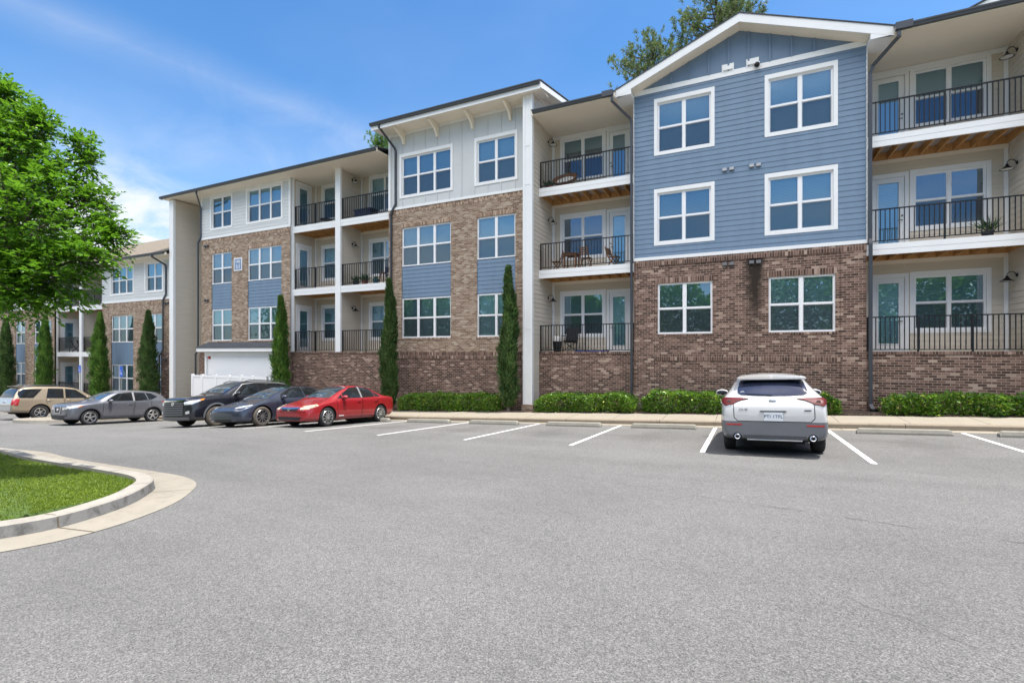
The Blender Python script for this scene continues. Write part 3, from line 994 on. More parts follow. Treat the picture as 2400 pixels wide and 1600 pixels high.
def gutter(x0, x1, y, zb, root, h=0.125, wd=0.12):
    mb = MB()
    prof = [(0.0, 0.0), (-wd * 0.72, 0.0), (-wd * 0.80, h * 0.35), (-wd, h * 0.72), (-wd, h), (-wd + 0.015, h), (-wd + 0.015, h * .72), (0.0, h * .72)]
    n = len(prof)
    for xx in (x0, x1):
        mb.v += [(xx, y + p, zb + q) for p, q in prof]
    for i in range(n):
        j = (i + 1) % n
        mb.f.append((i, j, n + j, n + i))
        mb.mi.append(0)
    mb.f.append(tuple(range(n)))
    mb.f.append(tuple(range(2 * n - 1, n - 1, -1)))
    mb.mi += [0, 0]
    return mb.build('gutter', 'gutter', root)

def barn_lamp(p, axis, label):
    """gooseneck lamp; p: point on the wall, axis: direction away from the wall (+1 / -1 along x)"""
    t = thing('wall_lamp', label, 'lamp', p, 'gooseneck lamps on the balcony side walls')
    x, y, z = p
    k = axis
    mb = MB()
    mb.lathe([(0.001, 0), (0.055, 0), (0.055, 0.018 * k), (0.03, 0.03 * k), (0.001, 0.032 * k)], p, 'X', 14)
    mb.build('wall_plate', 'black_metal', t, smooth=True)
    mb = MB()
    pts = []
    for i in range(13):
        a = PI * i / 12
        pts.append((x + k * (0.03 + 0.10 * (1 - math.cos(a))), y, z + 0.11 * math.sin(a)))
    pts.append((x + k * 0.23, y, z - 0.03))
    mb.tube(pts, 0.011, 8)
    mb.build('arm', 'black_metal', t, smooth=True)
    mb = MB()
    c = (x + k * 0.23, y, z)
    mb.lathe([(0.001, -0.01), (0.03, -0.012), (0.034, -0.05), (0.055, -0.075), (0.10, -0.125), (0.165, -0.165), (0.168, -0.172), (0.162, -0.172), (0.10, -0.132), (0.05, -0.085), (0.001, -0.07)], c, 'Z', 22)
    s = mb.build('lamp_shade', 'black_metal', t, smooth=True)
    mb = MB()
    mb.lathe([(0.155, -0.165), (0.095, -0.138), (0.05, -0.1), (0.001, -0.09)], c, 'Z', 20)
    mb.build('reflector', 'lamp_white', s, smooth=True)
    return t

H1, H2, H3 = (0.65, 2.48), (3.97, 5.77), (7.24, 9.05)     # window openings per storey
D1, D2, D3 = 0.0, 3.32, 6.65                              # balcony decks
FY = 18.3
BL = thing('apartment_building', 'long three storey apartment building of brick with blue and pale siding', 'building', (0, FY, -2.0))
fS = FS(FY)

# ---------------- gabled blue block on dark brick
FX0, FX1 = -3.71, 3.38
br = MB()
ops = [(-2.87, -1.02, *H1), (0.71, 2.58, *H1)]
wall(br, fS, FX0, FX1, -2.3, 3.30, ops)
for xa, xb in ((FX0, -2.99), (2.72, FX1)):
    br.fbox(fS, xa, xb, 0.0, 0.028, -2.3, 3.14)
br.quad((FX0, FY, -2.3), (FX0, 20, -2.3), (FX0, 20, 3.3), (FX0, FY, 3.3))
br.quad((FX1, FY, -2.3), (FX1, 20, -2.3), (FX1, 20, 3.3), (FX1, FY, 3.3))
br.build('brick_wall', 'brick_dark_stain', BL)
def course(root, mat, a0, a1, d1, z0, z1, d0=0.0, name='soldier_course'):
    so = MB()
    so.fbox(fS, a0, a1, d0, d1, z0, z1)
    return so.build(name, mat, root)
course(BL, 'brick_dark_soldier', FX0 - .004, FX1 + .004, 0.036, 3.142, 3.345)
for p, q, z0_, z1_ in ops:
    course(BL, 'brick_dark_soldier', p - 0.04, q + 0.04, 0.012, z1_ + 0.001, z1_ + 0.203)
    course(BL, 'brick_dark_soldier', p - 0.04, q + 0.04, 0.03, z0_ - 0.08, z0_ - 0.002, name='brick_sill')
course(BL, 'brick_dark_soldier', -2.985, 2.715, 0.02, -0.305, -0.10)
fo = MB()
fo.box(FX0 - .02, 30, FY - 0.03, FY - 0.002, -2.6, -1.83)
fo.build('foundation', 'foundation', BL)
for p, q, z0_, z1_ in ops:
    window(fS, p, q, z0_, z1_, 2, BL, blind='blind_grey' if p < 0 else 'blind')
sd_ = MB()
ops = [(-2.88, -1.06, *H2), (0.70, 2.53, *H2), (-2.88, -1.06, *H3), (0.70, 2.53, *H3)]
siding(sd_, fS, FX0, FX1, 3.46, 9.45, ops)
siding(sd_, FW(FX0), FY, 20.0, 3.46, 9.45)
siding(sd_, FE(FX1), FY, 20.0, 3.46, 9.45)
sd_.build('blue_siding', 'blue', BL)
for i, (p, q, z0_, z1_) in enumerate(ops):
    window(fS, p, q, z0_, z1_, 2, BL, trim=True, down=0.93 if i == 2 else 1.0)
tr = MB()
tr.fbox(fS, FX0 - .02, FX1 + .02, 0.0, 0.045, 3.347, 3.46)
tr.fbox(fS, FX0 - .01, FX1 + .01, 0.0, 0.04, 9.44, 9.615)
for xa in (FX0 - 0.03, FX1 - 0.005):
    tr.box(xa, xa + 0.035, FY - 0.01, FY + 0.11, 3.46, 9.44)
tr.build('band_trim', 'white', BL)
# gable panel with battens
RX, RZ, SL = -0.17, 11.12, 0.392           # ridge x, roof top at ridge (front), slope
def roof_z(x):
    return RZ - SL * abs(x - RX)
ga = MB()
g0 = 9.61
gx = (RZ - 0.22 - g0) / SL
ga.poly_prism([(RX - gx, FY - 0.012, g0), (RX + gx, FY - 0.012, g0), (RX, FY - 0.012, RZ - 0.2)], (0, 0.05, 0))
ga.build('gable_panel', 'blue_flat', BL)
for xb in (-2.40, -1.77, -1.14, -0.51, 0.11, 0.74, 1.37, 2.0):
    ba = MB()
    ba.box(xb - 0.03, xb + 0.03, FY - 0.055, FY - 0.0125, g0, roof_z(xb) - 0.23)
    ba.build('batten', 'blue_flat', BL)
# roof of the gable: shingles, rake boards, soffit
YR0, YR1 = 17.72, 27.0
ro, ra, sf = MB(), MB(), MB()
for sg in (-1, 1):
    xe = RX + sg * 4.13
    ze = roof_z(xe)
    ro.poly_prism([(RX, YR0 - .03, RZ + 0.035), (xe + sg * .04, YR0 - .03, ze + 0.02), (xe + sg * .04, YR1, ze + 0.02), (RX, YR1, RZ + 0.035)], (0, 0, 0.03))
    ra.poly_prism([(RX, YR0, RZ + 0.032), (xe, YR0, ze + 0.032), (xe, YR0, ze - 0.245), (RX, YR0, RZ - 0.245)], (0, 0.035, 0))
    sf.poly_prism([(RX, YR0 + .036, RZ - 0.215), (xe, YR0 + .036, ze - 0.215), (xe, FY - 0.01, ze - 0.215), (RX, FY - 0.01, RZ - 0.215)], (0, 0, 0.02))
    # boxed return at the eave end
    xo = FX0 if sg < 0 else FX1
    ra.box(min(xe, xo), max(xe, xo), YR0 + 0.036, FY + 0.25, 9.30, 9.44)
    ra.poly_prism([(xe, YR0 + .004, ze - 0.244), (xo, YR0 + .004, roof_z(xo) - 0.244), (xo, YR0 + .004, 9.30), (xe, YR0 + .004, 9.30)], (0, 0.03, 0))
ro.build('roof', 'shingle_dark', BL)
ra.build('rake_board', 'white', BL)
sf.build('soffit', 'cream', BL)
for xv in (-0.53, 0.23):
    v = MB()
    v.fbox(fS, xv - 0.19, xv + 0.19, 0.0, 0.05, 9.60, 9.85)
    v.fbox(fS, xv - 0.15, xv + 0.15, 0.05, 0.10, 9.64, 9.76)
    v.build('vent', 'white', BL)
M['vent_grey'] = basic('grey vent hood', (0.22, 0.24, 0.27), 0.4, 0.3)
for zv, mt in ((6.20, 'vent_grey'), (2.96, 'gutter')):
    for xv in (-0.63, -0.41, 0.20, 0.41):
        v = MB()
        c = fS
        v.fbox(c, xv - 0.075, xv + 0.075, 0.02, 0.04, zv - 0.02, zv + 0.12)
        v.hexa([c(xv - .07, .10, zv), c(xv + .07, .10, zv), c(xv + .07, .03, zv), c(xv - .07, .03, zv), c(xv - .07, .06, zv + .11), c(xv + .07, .06, zv + .11), c(xv + .07, .03, zv + .11), c(xv - .07, .03, zv + .11)])
        v.build('vent', mt, BL)

# ---------------- recessed balcony bays either side of the gabled block
YF, YB = 18.45, 20.0
def flat_eave(x0, x1, y0, zs, root, depth=9.5, slope=0.22, rfm='shingle_dark', gx0=None, gx1=None):
    s = MB()
    s.box(x0, x1, y0 + 0.02, 20.05, zs, zs + 0.02)
    s.build('soffit', 'cream', root)
    fa = MB()
    fa.box(x0, x1, y0, y0 + 0.02, zs - 0.06, zs + 0.12)
    fa.build('eave_fascia', 'cream', root)
    r = MB()
    r.poly_prism([(x0, y0 - 0.03, zs + 0.125), (x1, y0 - 0.03, zs + 0.125), (x1, y0 + depth, zs + 0.125 + slope * depth), (x0, y0 + depth, zs + 0.125 + slope * depth)], (0, 0, 0.035))
    r.build('roof', rfm, root)
    gutter(gx0 if gx0 is not None else x0, gx1 if gx1 is not None else x1, y0 - 0.001, zs - 0.02, root)

def bay_back(x0, x1, zlo, zhi, ops, root):
    b = MB()
    siding(b, FS(YB), x0, x1, zlo, zhi, ops, rev=0.12)
    return b

# bay E (left of the gable)
EX0, EX1 = -7.6, FX0
e_ops = []
for D, Hh in ((D1, H1), (D2, H2), (D3, H3)):
    e_ops += [(-7.12, -5.33, D + 0.72, D + 2.47), (-5.08, -4.27, D, D + 2.44)]
b = bay_back(EX0, EX1, 0.0, 9.33, e_ops, BL)
b.build('balcony_wall', 'beige', BL)
fB = FS(YB)
for k, D in enumerate((D1, D2, D3)):
    window(fB, -7.12, -5.33, D + 0.72, D + 2.47, 2, BL, trim=True, rec=0.02, blind=('blind_grey', 'none', 'blind_grey')[k], down=(1, 1, 0.3)[k])
    door(fB, -5.08, -4.27, D + 0.01, D + 2.44, BL, True, blind=('blind', 'blind', 'blind_grey')[k])
ct = MB()
ct.box(EX0 + 0.02, EX0 + 0.12, YB - 0.06, YB - 0.022, 0.0, 9.33)
ct.box(EX0 + 0.12, EX1, YB - 0.045, YB - 0.021, 9.18, 9.32)
ct.build('corner_trim', 'white', BL)
for D in (D2, D3):
    balcony(EX0 + 0.02, EX1 - 0.02, YF, YB - 0.025, D, BL)
bb = MB()
wall(bb, FS(YF), EX0 + 0.02, EX1, -2.5, 0.0)
bb.quad((EX0, YF, 0.0), (EX1, YF, 0.0), (EX1, YB, 0.0), (EX0, YB, 0.0))
bb.build('brick_wall', 'brick_dark', BL)
sb = MB()
sb.box(EX0 + 0.03, EX1 - 0.01, YF - 0.03, YF + 0.1, -0.07, 0.012)
sb.build('brick_coping', 'brick_dark_soldier', BL)
railing(EX0 + 0.04, EX1 - 0.03, YF + 0.06, 0.0, BL, 0.06)
flat_eave(EX0 + .02, RX - 4.1, 17.6, 9.33, BL, gx0=EX0 + .1, gx1=-4.32)
lead = MB()
lead.box(-4.72, -4.32, 17.47, 17.6, 9.30, 9.50)
lead.build('leader_box', 'gutter', BL)
downspout([(-4.36, 17.55, 9.32), (-4.36, 17.55, 9.10), (-3.83, 18.18, 8.62), (-3.79, 18.20, 8.4), (-3.79, 18.20, -2.1)], BL)
# bay G (right of the gable)
GX0, GX1 = FX1, 7.27
g_ops = []
for D in (D1, D2, D3):
    g_ops += [(4.97, 6.76, D + 0.72, D + 2.47), (3.86, 4.73, D, D + 2.44)]
b = bay_back(GX0, GX1, 0.0, 9.33, g_ops, BL)
b.build('balcony_wall', 'beige', BL)
for k, D in enumerate((D1, D2, D3)):
    window(fB, 4.97, 6.76, D + 0.72, D + 2.47, 2, BL, trim=True, rec=0.02, blind=('blind_grey', 'none', 'blind_grey')[k], down=(1, 1, 0.45)[k])
    door(fB, 3.86, 4.73, D + 0.01, D + 2.44, BL, False)
ct = MB()
ct.box(GX1 - 0.12, GX1 - 0.02, YB - 0.06, YB - 0.022, 0.0, 9.33)
ct.box(GX0, GX1 - 0.12, YB - 0.045, YB - 0.021, 9.18, 9.32)
ct.build('corner_trim', 'white', BL)
for D in (D2, D3):
    balcony(GX0 + 0.02, GX1 - 0.02, YF, YB - 0.025, D, BL)
bb = MB()
wall(bb, FS(YF), GX0, GX1 + 8, -2.5, 0.0)
bb.quad((GX0, YF, 0.0), (GX1, YF, 0.0), (GX1, YB, 0.0), (GX0, YB, 0.0))
bb.build('brick_wall', 'brick_dark', BL)
sb = MB()
sb.box(GX0 + 0.01, GX1 + 8, YF - 0.03, YF + 0.1, -0.07, 0.012)
sb.build('brick_coping', 'brick_dark_soldier', BL)
railing(GX0 + 0.04, GX1 - 0.03, YF + 0.06, 0.0, BL, 0.06, posts=4)
sw = MB()
siding(sw, FW(GX1), 17.9, YB, 0.0, 9.33)
sw.quad((GX1 + .3, 17.9, -2.3), (GX1 + .3, 17.9, 9.33), (GX1, 17.9, 9.33), (GX1, 17.9, -2.3))
siding(sw, fS, GX1 + .3, GX1 + 8, 0.0, 9.33)
sw.build('side_wall', 'beige', BL)
flat_eave(RX + 4.1, GX1 + 8, 17.6, 9.33, BL, gx0=3.95)
lead = MB()
lead.box(3.93, 4.33, 17.47, 17.6, 9.30, 9.50)
lead.build('leader_box', 'gutter', BL)
downspout([(4.02, 17.55, 9.32), (4.02, 17.55, 9.12), (3.52, 18.17, 8.72), (3.46, 18.20, 8.5), (3.46, 18.20, 3.45), (3.46, 18.15, 3.3), (3.46, 18.15, -1.6), (3.50, 18.05, -1.72)], BL, 0.095)
bt = MB()
bt.tube([(3.52, 18.02, -2.05), (3.52, 18.02, -1.72)], 0.11, 14)
bt.build('drain_boot', 'black_metal', BL)
for xa, xb in ((RX - 4.1, FX0), (FX1, RX + 4.1)):
    q = MB()
    q.box(xa, xb, 18.56, 20.05, 9.33, 9.35)
    q.build('soffit', 'cream', BL)
# second gable further back at the right
g2 = MB()
x0g, z0g, yg = 6.3, 10.9, 20.6
g2.poly_prism([(x0g - .6, yg - .5, z0g - .38), (x0g + 6, yg - .5, z0g + 2.25), (x0g + 6, yg - .5, z0g + 2.03), (x0g - .6, yg - .5, z0g - .6)], (0, 0.03, 0))
g2.build('rake_board', 'white', BL)
g2 = MB()
g2.poly_prism([(x0g - .6, yg - .55, z0g - .37), (x0g + 6, yg - .55, z0g + 2.26), (x0g + 6, 27, z0g + 2.26), (x0g - .6, 27, z0g - .37)], (0, 0, 0.04))
g2.build('roof', 'shingle_dark', BL)
g2 = MB()
g2.poly_prism([(x0g - .6, yg, 9.4), (x0g + 6, yg, 9.4), (x0g + 6, yg, z0g + 2.1), (x0g - .6, yg, z0g - .5)], (0, 0.05, 0))
g2.build('gable_panel', 'panel', BL)
g2 = MB()
g2.poly_prism([(x0g - .6, yg - .47, z0g - .58), (x0g + 6, yg - .47, z0g + 2.05), (x0g + 6, yg, z0g + 2.05), (x0g - .6, yg, z0g - .58)], (0, 0, 0.03))
g2.build('soffit', 'cream', BL)

# ---------------- tall block with brackets and its wing wall
DX0, DX1 = -15.2, -7.95
def brick_facade(root, x0, x1, groups, band=6.64, zlo=-3.0, dark_base=True, piers=()):
    """tan brick with full-height openings (window, blue panel, window); dark brick below z = 0"""
    ops = [(p, q, H1[0], H2[1]) for p, q, n in groups]
    t = MB()
    wall(t, fS, x0, x1, 0.0, band - 0.2, ops)
    t.build('brick_wall', 'brick_tan', root)
    course(root, 'brick_tan_soldier', x0, x1, 0.012, band - 0.2, band, -0.1)
    for p, q, n in groups:
        course(root, 'brick_tan_soldier', p - 0.03, q + 0.03, 0.012, H2[1] + 0.002, H2[1] + 0.2)
        course(root, 'brick_tan_soldier', p - 0.03, q + 0.03, 0.028, H1[0] - 0.08, H1[0] - 0.002, name='brick_sill')
    for p, q, n in groups:
        bl = MB()
        siding(bl, FS(FY + 0.05), p, q, H1[1], H2[0])
        bl.build('spandrel_panel', 'blue', root)
    for i, (p, q, n) in enumerate(groups):
        window(fS, p, q, H1[0], H1[1], n, root, blind='curtain' if (i + int(abs(p))) % 3 == 0 else 'blind')
        window(fS, p, q, H2[0], H2[1], n, root, blind='blind')
d_groups = [(-14.44, -11.74, 3), (-10.42, -8.59, 2)]
brick_facade(BL, DX0, DX1, d_groups)
db = MB()
wall(db, fS, DX0, DX1, -2.9, -0.3)
db.build('brick_wall', 'brick_dark', BL)
ds = MB()
ds.fbox(fS, DX0, DX1, -0.1, 0.03, -0.30, 0.0)
ds.build('soldier_course', 'brick_dark_soldier', BL)
pn = MB()
ops = [(p, q, *H3) for p, q, n in d_groups]
wall(pn, fS, DX0, DX1, 6.75, 10.25, ops, rev=0.1)
pn.quad((DX0, FY, 6.64), (DX0, 24, 6.64), (DX0, 24, 11.6), (DX0, FY, 10.25))
pn.build('board_wall', 'panel', BL)
for k in range(11):
    xb = -15.05 + 0.645 * k
    segs = [(6.76, 10.2)]
    for p, q, n in d_groups:
        if p - 0.16 < xb < q + 0.16:
            segs = [(6.76, H3[0] - 0.12), (H3[1] + 0.15, 10.2)]
    for a, b_ in segs:
        bt = MB()
        bt.fbox(fS, xb - 0.02, xb + 0.02, 0.0, 0.024, a, b_)
        bt.build('batten', 'panel', BL)
for p, q, n in d_groups:
    window(fS, p, q, *H3, n, BL, trim=True)
tr = MB()
tr.fbox(fS, DX0, DX1, 0.0, 0.045, 6.642, 6.75)
tr.fbox(fS, DX0, DX0 + 0.12, 0.0, 0.03, 6.75, 10.2)
tr.fbox(fS, DX0, DX1, 0.0, 0.04, 10.08, 10.2)
tr.build('band_trim', 'white', BL)
# wing wall with white post front on a brick pier
WX0, WX1, WY = -7.95, -7.6, 17.72
ww = MB()
siding(ww, FE(WX1), WY + 0.12, 24.0, -2.05, 10.3)
ww.quad((WX0, WY, -2.05), (WX0, FY, -2.05), (WX0, FY, 10.3), (WX0, WY, 10.3))
ww.poly_prism([(WX1 - .05, WY, 10.3), (WX1 - .05, 24.0, 10.3), (WX1 - .05, 24.0, 11.75)], (0.06, 0, 0))
ww.build('wing_wall', 'beige', BL)
wc = MB()
wc.box(WX0, WX1 + 0.02, WY - 0.02, WY + 0.02, -2.08, 10.3)
wc.box(WX0 - .02, WX0 + 0.07, WY - 0.045, WY + 0.12, -2.08, 10.3)
wc.box(WX1 - 0.06, WX1 + 0.035, WY - 0.045, WY + 0.12, -2.08, 10.3)
for zz in (-2.08, 0.9, 6.62, 8.15):
    wc.box(WX0 + .07, WX1 - .06, WY - 0.035, WY - 0.02, zz, zz + 0.12)
wc.build('post_front', 'white', BL)
wp = MB()
wp.box(WX0 - 0.05, WX1 + 0.09, WY - 0.1, WY + 0.45, -2.7, -2.08)
wp.build('brick_pier', 'brick_tan', BL)
s = MB()
s.box(DX0 - .28, -7.12, 17.42, FY + 0.0, 10.2, 10.22)
s.build('soffit', 'cream', BL)
s = MB()
s.poly_prism([(-7.61, 17.42, 10.2), (-7.12, 17.42, 10.2), (-7.12, 26, 10.2 + .22 * 8.58), (-7.61, 26, 10.2 + .22 * 8.58)], (0, 0, 0.02))
s.build('soffit', 'cream', BL)
s = MB()
s.box(DX0 - .28, -7.12, 17.40, 17.42, 10.14, 10.43)
s.poly_prism([(-7.12, 17.40, 10.18), (-7.12, 26, 10.18 + .22 * 8.6), (-7.12, 26, 10.38 + .22 * 8.6), (-7.12, 17.40, 10.40)], (0.03, 0, 0))
s.build('eave_fascia', 'white', BL)
r = MB()
r.poly_prism([(DX0 - .30, 17.36, 10.43), (-7.07, 17.36, 10.43), (-7.07, 27, 10.43 + .22 * 9.64), (DX0 - .30, 27, 10.43 + .22 * 9.64)], (0, 0, 0.035))
r.build('roof', 'shingle_dark', BL)
gutter(DX0 - .30, -7.12, 17.399, 10.31, BL)
for xb in (-14.27, -12.42, -10.6, -8.78):
    k = MB()
    prof = [(FY - 0.001, 9.60), (FY - 0.001, 10.195), (17.55, 10.195), (17.55, 10.08), (17.72, 10.02), (17.95, 9.92), (18.1, 9.80), (18.18, 9.60)]
    k.poly_prism([(xb - 0.045, y, z) for y, z in prof], (0.09, 0, 0))
    k.build('eave_bracket', 'cream', BL)
downspout([(-15.0, 17.36, 10.33), (-15.0, 17.38, 10.2), (-14.78, 18.2, 9.52), (-14.75, 18.24, 9.4), (-14.75, 18.24, 6.9), (-14.98, 18.22, 6.55), (-15.0, 18.22, 6.4), (-15.0, 18.22, -2.6)], BL)

# ---------------- balcony bays beside the pale block: used by both buildings
def balcony_pair(root, x0, x1, xc, decks, ztop, base_z, brick_base=True, doors=True):
    """x0: left side wall (faces +x), x1: right end, xc: the post and partition between the bays"""
    zl = decks[0]
    ops = []
    lw, rw = (x0 + 0.58, x0 + 2.39), (xc + 0.72, xc + 2.53)
    for D in decks:
        ops += [(lw[0], lw[1], D + 0.72, D + 2.47), (rw[0], rw[1], D + 0.72, D + 2.47)]
    b = MB()
    siding(b, FS(YB), x0, x1, zl, ztop, ops)
    dops = [(18.75, 19.60, D, D + 2.40) for D in decks]
    siding(b, FE(x0), FY + 0.1, YB, zl, ztop, dops)
    siding(b, FE(xc + 0.07), YF + 0.02, YB, zl, ztop)
    b.quad((xc - .07, YF, zl), (xc - .07, YB, zl), (xc - .07, YB, ztop), (xc - .07, YF, ztop))
    b.quad((x1, FY, zl), (x1, YB, zl), (x1, YB, ztop), (x1, FY, ztop))
    b.build('balcony_wall', 'beige', root)
    for k, D in enumerate(decks):
        window(FS(YB), *lw, D + 0.72, D + 2.47, 2, root, trim=True, rec=0.02, blind='curtain' if k != 1 else 'blind')
        window(FS(YB), *rw, D + 0.72, D + 2.47, 2, root, trim=True, rec=0.02, blind='blind' if k != 1 else 'curtain')
        door(FE(x0), 18.75, 19.60, D + 0.01, D + 2.40, root, False, blind='curtain')
    t = MB()
    t.box(x0 + 0.02, x0 + 0.11, YB - 0.06, YB - 0.022, zl, ztop)
    t.box(xc + 0.09, xc + 0.18, YB - 0.06, YB - 0.022, zl, ztop)
    t.box(x0 - 0.02, x0 + 0.1, YF - 0.03, YF + 0.05, zl, ztop)
    t.build('corner_trim', 'white', root)
    p = MB()
    p.box(xc - 0.17, xc + 0.17, YF - 0.06, YF + 0.06, zl, ztop)
    p.build('post', 'white', root)
    for D in decks[1:]:
        balcony(x0, x1, YF, YB - 0.025, D, root, [(x0 + 0.12, xc - 0.18), (xc + 0.18, x1 - 0.03)])
    railing(x0 + 0.12, xc - 0.18, YF + 0.06, zl, root, 0.06)
    railing(xc + 0.18, x1 - 0.03, YF + 0.06, zl, root, 0.06)
    s = MB()
    s.quad((x0, YF, zl), (x1, YF, zl), (x1, YB, zl), (x0, YB, zl))
    if brick_base:
        wall(s, FS(YF), x0 - 0.2, x1, base_z, zl)
        s.build('brick_wall', 'brick_dark', root)
        c = MB()
        c.box(x0 - 0.15, x1 - 0.01, YF - 0.03, YF + 0.1, zl - 0.07, zl + 0.012)
        c.build('brick_coping', 'brick_dark_soldier', root)
    else:
        s.build('patio_slab', 'deck', root)

balcony_pair(BL, -21.8, DX0, -18.52, (D1, D2, D3), 9.25, -3.2)
# ---------------- pale block over tan brick with the building number
BX0, BX1 = -29.32, -21.76
b_groups = [(-28.36, -26.56, 2), (-25.18, -22.47, 3)]
brick_facade(BL, BX0, -21.79, b_groups)
db = MB()
wall(db, fS, BX0 - .1, -21.79, -3.9, 0.0)
db.quad((-21.79, FY, -3.9), (-21.79, YF + .02, -3.9), (-21.79, YF + .02, 0), (-21.79, FY, 0))
db.box(BX0 - 0.12, -28.66, FY - 0.05, FY + .1, -3.9, -0.02)
db.build('brick_wall', 'brick_dark', BL)
ps = MB()
ops = [(p, q, *H3) for p, q, n in b_groups]
siding(ps, fS, BX0, BX1, 6.78, 9.25, ops)
ps.quad((-21.765, FY, 0.0), (-21.765, YF + .02, 0.0), (-21.765, YF + .02, 9.25), (-21.765, FY, 9.25))
ps.quad((BX0, FY, -3.9), (BX0, 22, -3.9), (BX0, 22, 9.25), (BX0, FY, 9.25))
ps.build('pale_siding', 'pale', BL)
for p, q, n in b_groups:
    window(fS, p, q, *H3, n, BL, trim=True, blind='curtain' if n == 2 else 'blind')
tr = MB()
tr.fbox(fS, BX0, BX1, 0.0, 0.045, 6.642, 6.78)
tr.fbox(fS, BX0 - .01, BX0 + 0.1, 0.0, 0.035, 6.78, 9.25)
tr.fbox(fS, BX1 - 0.12, BX1 + .01, 0.0, 0.035, 6.78, 9.25)
tr.fbox(fS, BX0 + .1, BX1 - .12, 0.0, 0.03, 9.12, 9.25)
tr.build('band_trim', 'white', BL)
# the closed white service front with its small shingle roof
sv = MB()
sv.box(-28.62, -22.2, 18.16, 18.26, -3.7, -0.02)
sv.build('service_panel', 'vinyl', BL)
sv = MB()
sv.box(-28.66, -28.5, 18.08, 18.16, -3.7, -0.02)
sv.box(-22.3, -22.16, 18.08, 18.16, -3.7, -0.02)
sv.box(-28.5, -22.3, 18.08, 18.16, -0.24, -0.02)
sv.build('panel_frame', 'white', BL)
aw = MB()
aw.poly_prism([(-28.95, 17.72, 0.22), (-21.95, 17.72, 0.22), (-22.2, FY - .001, 0.52), (-28.7, FY - .001, 0.52)], (0, 0, 0.04))
aw.build('canopy_roof', 'shingle_dark', BL)
aw = MB()
aw.box(-28.93, -21.97, 17.76, 17.80, 0.02, 0.222)
aw.box(-28.93, -21.97, 17.80, FY - .002, 0.0, 0.03)
aw.build('canopy_fascia', 'white', BL)
al = MB()
al.lathe([(0.001, -0.08), (0.06, -0.08), (0.085, -0.05), (0.085, 0.0)], (-28.3, 18.155, -0.33), 'Y', 16)
al.build('alarm_bell', 'red', BL, smooth=True)
# wing wall and recess at the left end
PX = -31.2
pw = MB()
siding(pw, FE(PX), 17.85, 22.0, -4.2, 9.2)
siding(pw, FS(22.0), PX, BX0, -4.2, 9.2)
pw.quad((PX - .35, 17.8, -4.2), (PX - .35, 24, -4.2), (PX - .35, 24, 9.2), (PX - .35, 17.8, 9.2))
pw.build('wing_wall', 'beige', BL)
pt = MB()
pt.box(PX - 0.36, PX + 0.03, 17.76, 17.80, -4.2, 9.2)
pt.box(PX - 0.06, PX + 0.035, 17.765, 17.9, -4.2, 9.2)
pt.build('post_front', 'white', BL)
flat_eave(-31.95, DX0 - .01, 17.5, 9.25, BL, gx0=-31.97, gx1=DX0 - .05)
s = MB()
s.box(PX, BX0, 20.05, 22.0, 9.25, 9.27)
s.build('soffit', 'cream', BL)
downspout([(-28.45, 17.45, 9.24), (-28.45, 17.46, 9.12), (-29.2, 18.2, 8.55), (-29.25, 18.22, 8.4), (-29.25, 18.22, 6.8), (-29.48, 18.2, 6.5), (-29.48, 18.2, 0.12), (-29.62, 18.14, -0.15), (-29.62, 18.14, -3.4)], BL)
for zv in (2.99, 6.2):
    v = MB()
    for k in (0, 0.22):
        v.fbox(fS, -28.98 + k, -28.84 + k, 0.0, 0.09, zv, zv + 0.1)
    v.build('vent', 'gutter', BL)
# closing back and ends
bk = MB()
bk.quad((PX - .35, 27, -4.2), (20, 27, -4.2), (20, 27, 12.3), (PX - .35, 27, 12.3))
bk.quad((20, 27, -4), (20, 18.3, -4), (20, 18.3, 9.4), (20, 27, 11.5))
bk.quad((PX - .35, 27, -4.2), (PX - .35, 22, -4.2), (PX - .35, 22, 9.2), (PX - .35, 27, 11.3))
bk.build('rear_wall', 'beige', BL)

# lamps
NM = ('ground floor', 'middle', 'top floor')
for k, D in enumerate((D1, D2, D3)):
    barn_lamp((-18.42, 19.3, D + 2.28), 1, 'black gooseneck lamp on the partition of the %s balcony right of the white post' % ('lowest', 'middle', 'top')[k])
    barn_lamp((EX0 + 0.015, 19.45, D + 2.30), 1, 'black gooseneck lamp on the beige wing wall, %s balcony left of the blue gable' % ('lowest', 'middle', 'top')[k])
    barn_lamp((GX1 - 0.015, 19.42, D + 2.27), -1, 'black gooseneck lamp at the far right wall of the %s balcony' % ('lowest', 'middle', 'top')[k])

# building number plaque
pl = thing('building_plaque', 'blue building number plaque in a white frame between two windows', 'sign', (-25.96, FY, 4.6))
q = MB()
q.fbox(fS, -26.30, -25.62, 0.002, 0.04, 4.60, 5.33)
q.build('frame', 'white', pl)
q = MB()
q.fbox(fS, -26.24, -25.68, 0.03, 0.046, 4.66, 5.27)
q.build('face', 'plaque_blue', pl)
q = MB()
for k in range(3):
    q.fbox(fS, -26.10 + 0.13 * k, -26.06 + 0.13 * k, 0.046, 0.05, 4.70, 4.98 - 0.05 * (k % 2))
q.build('emblem', 'white', pl)

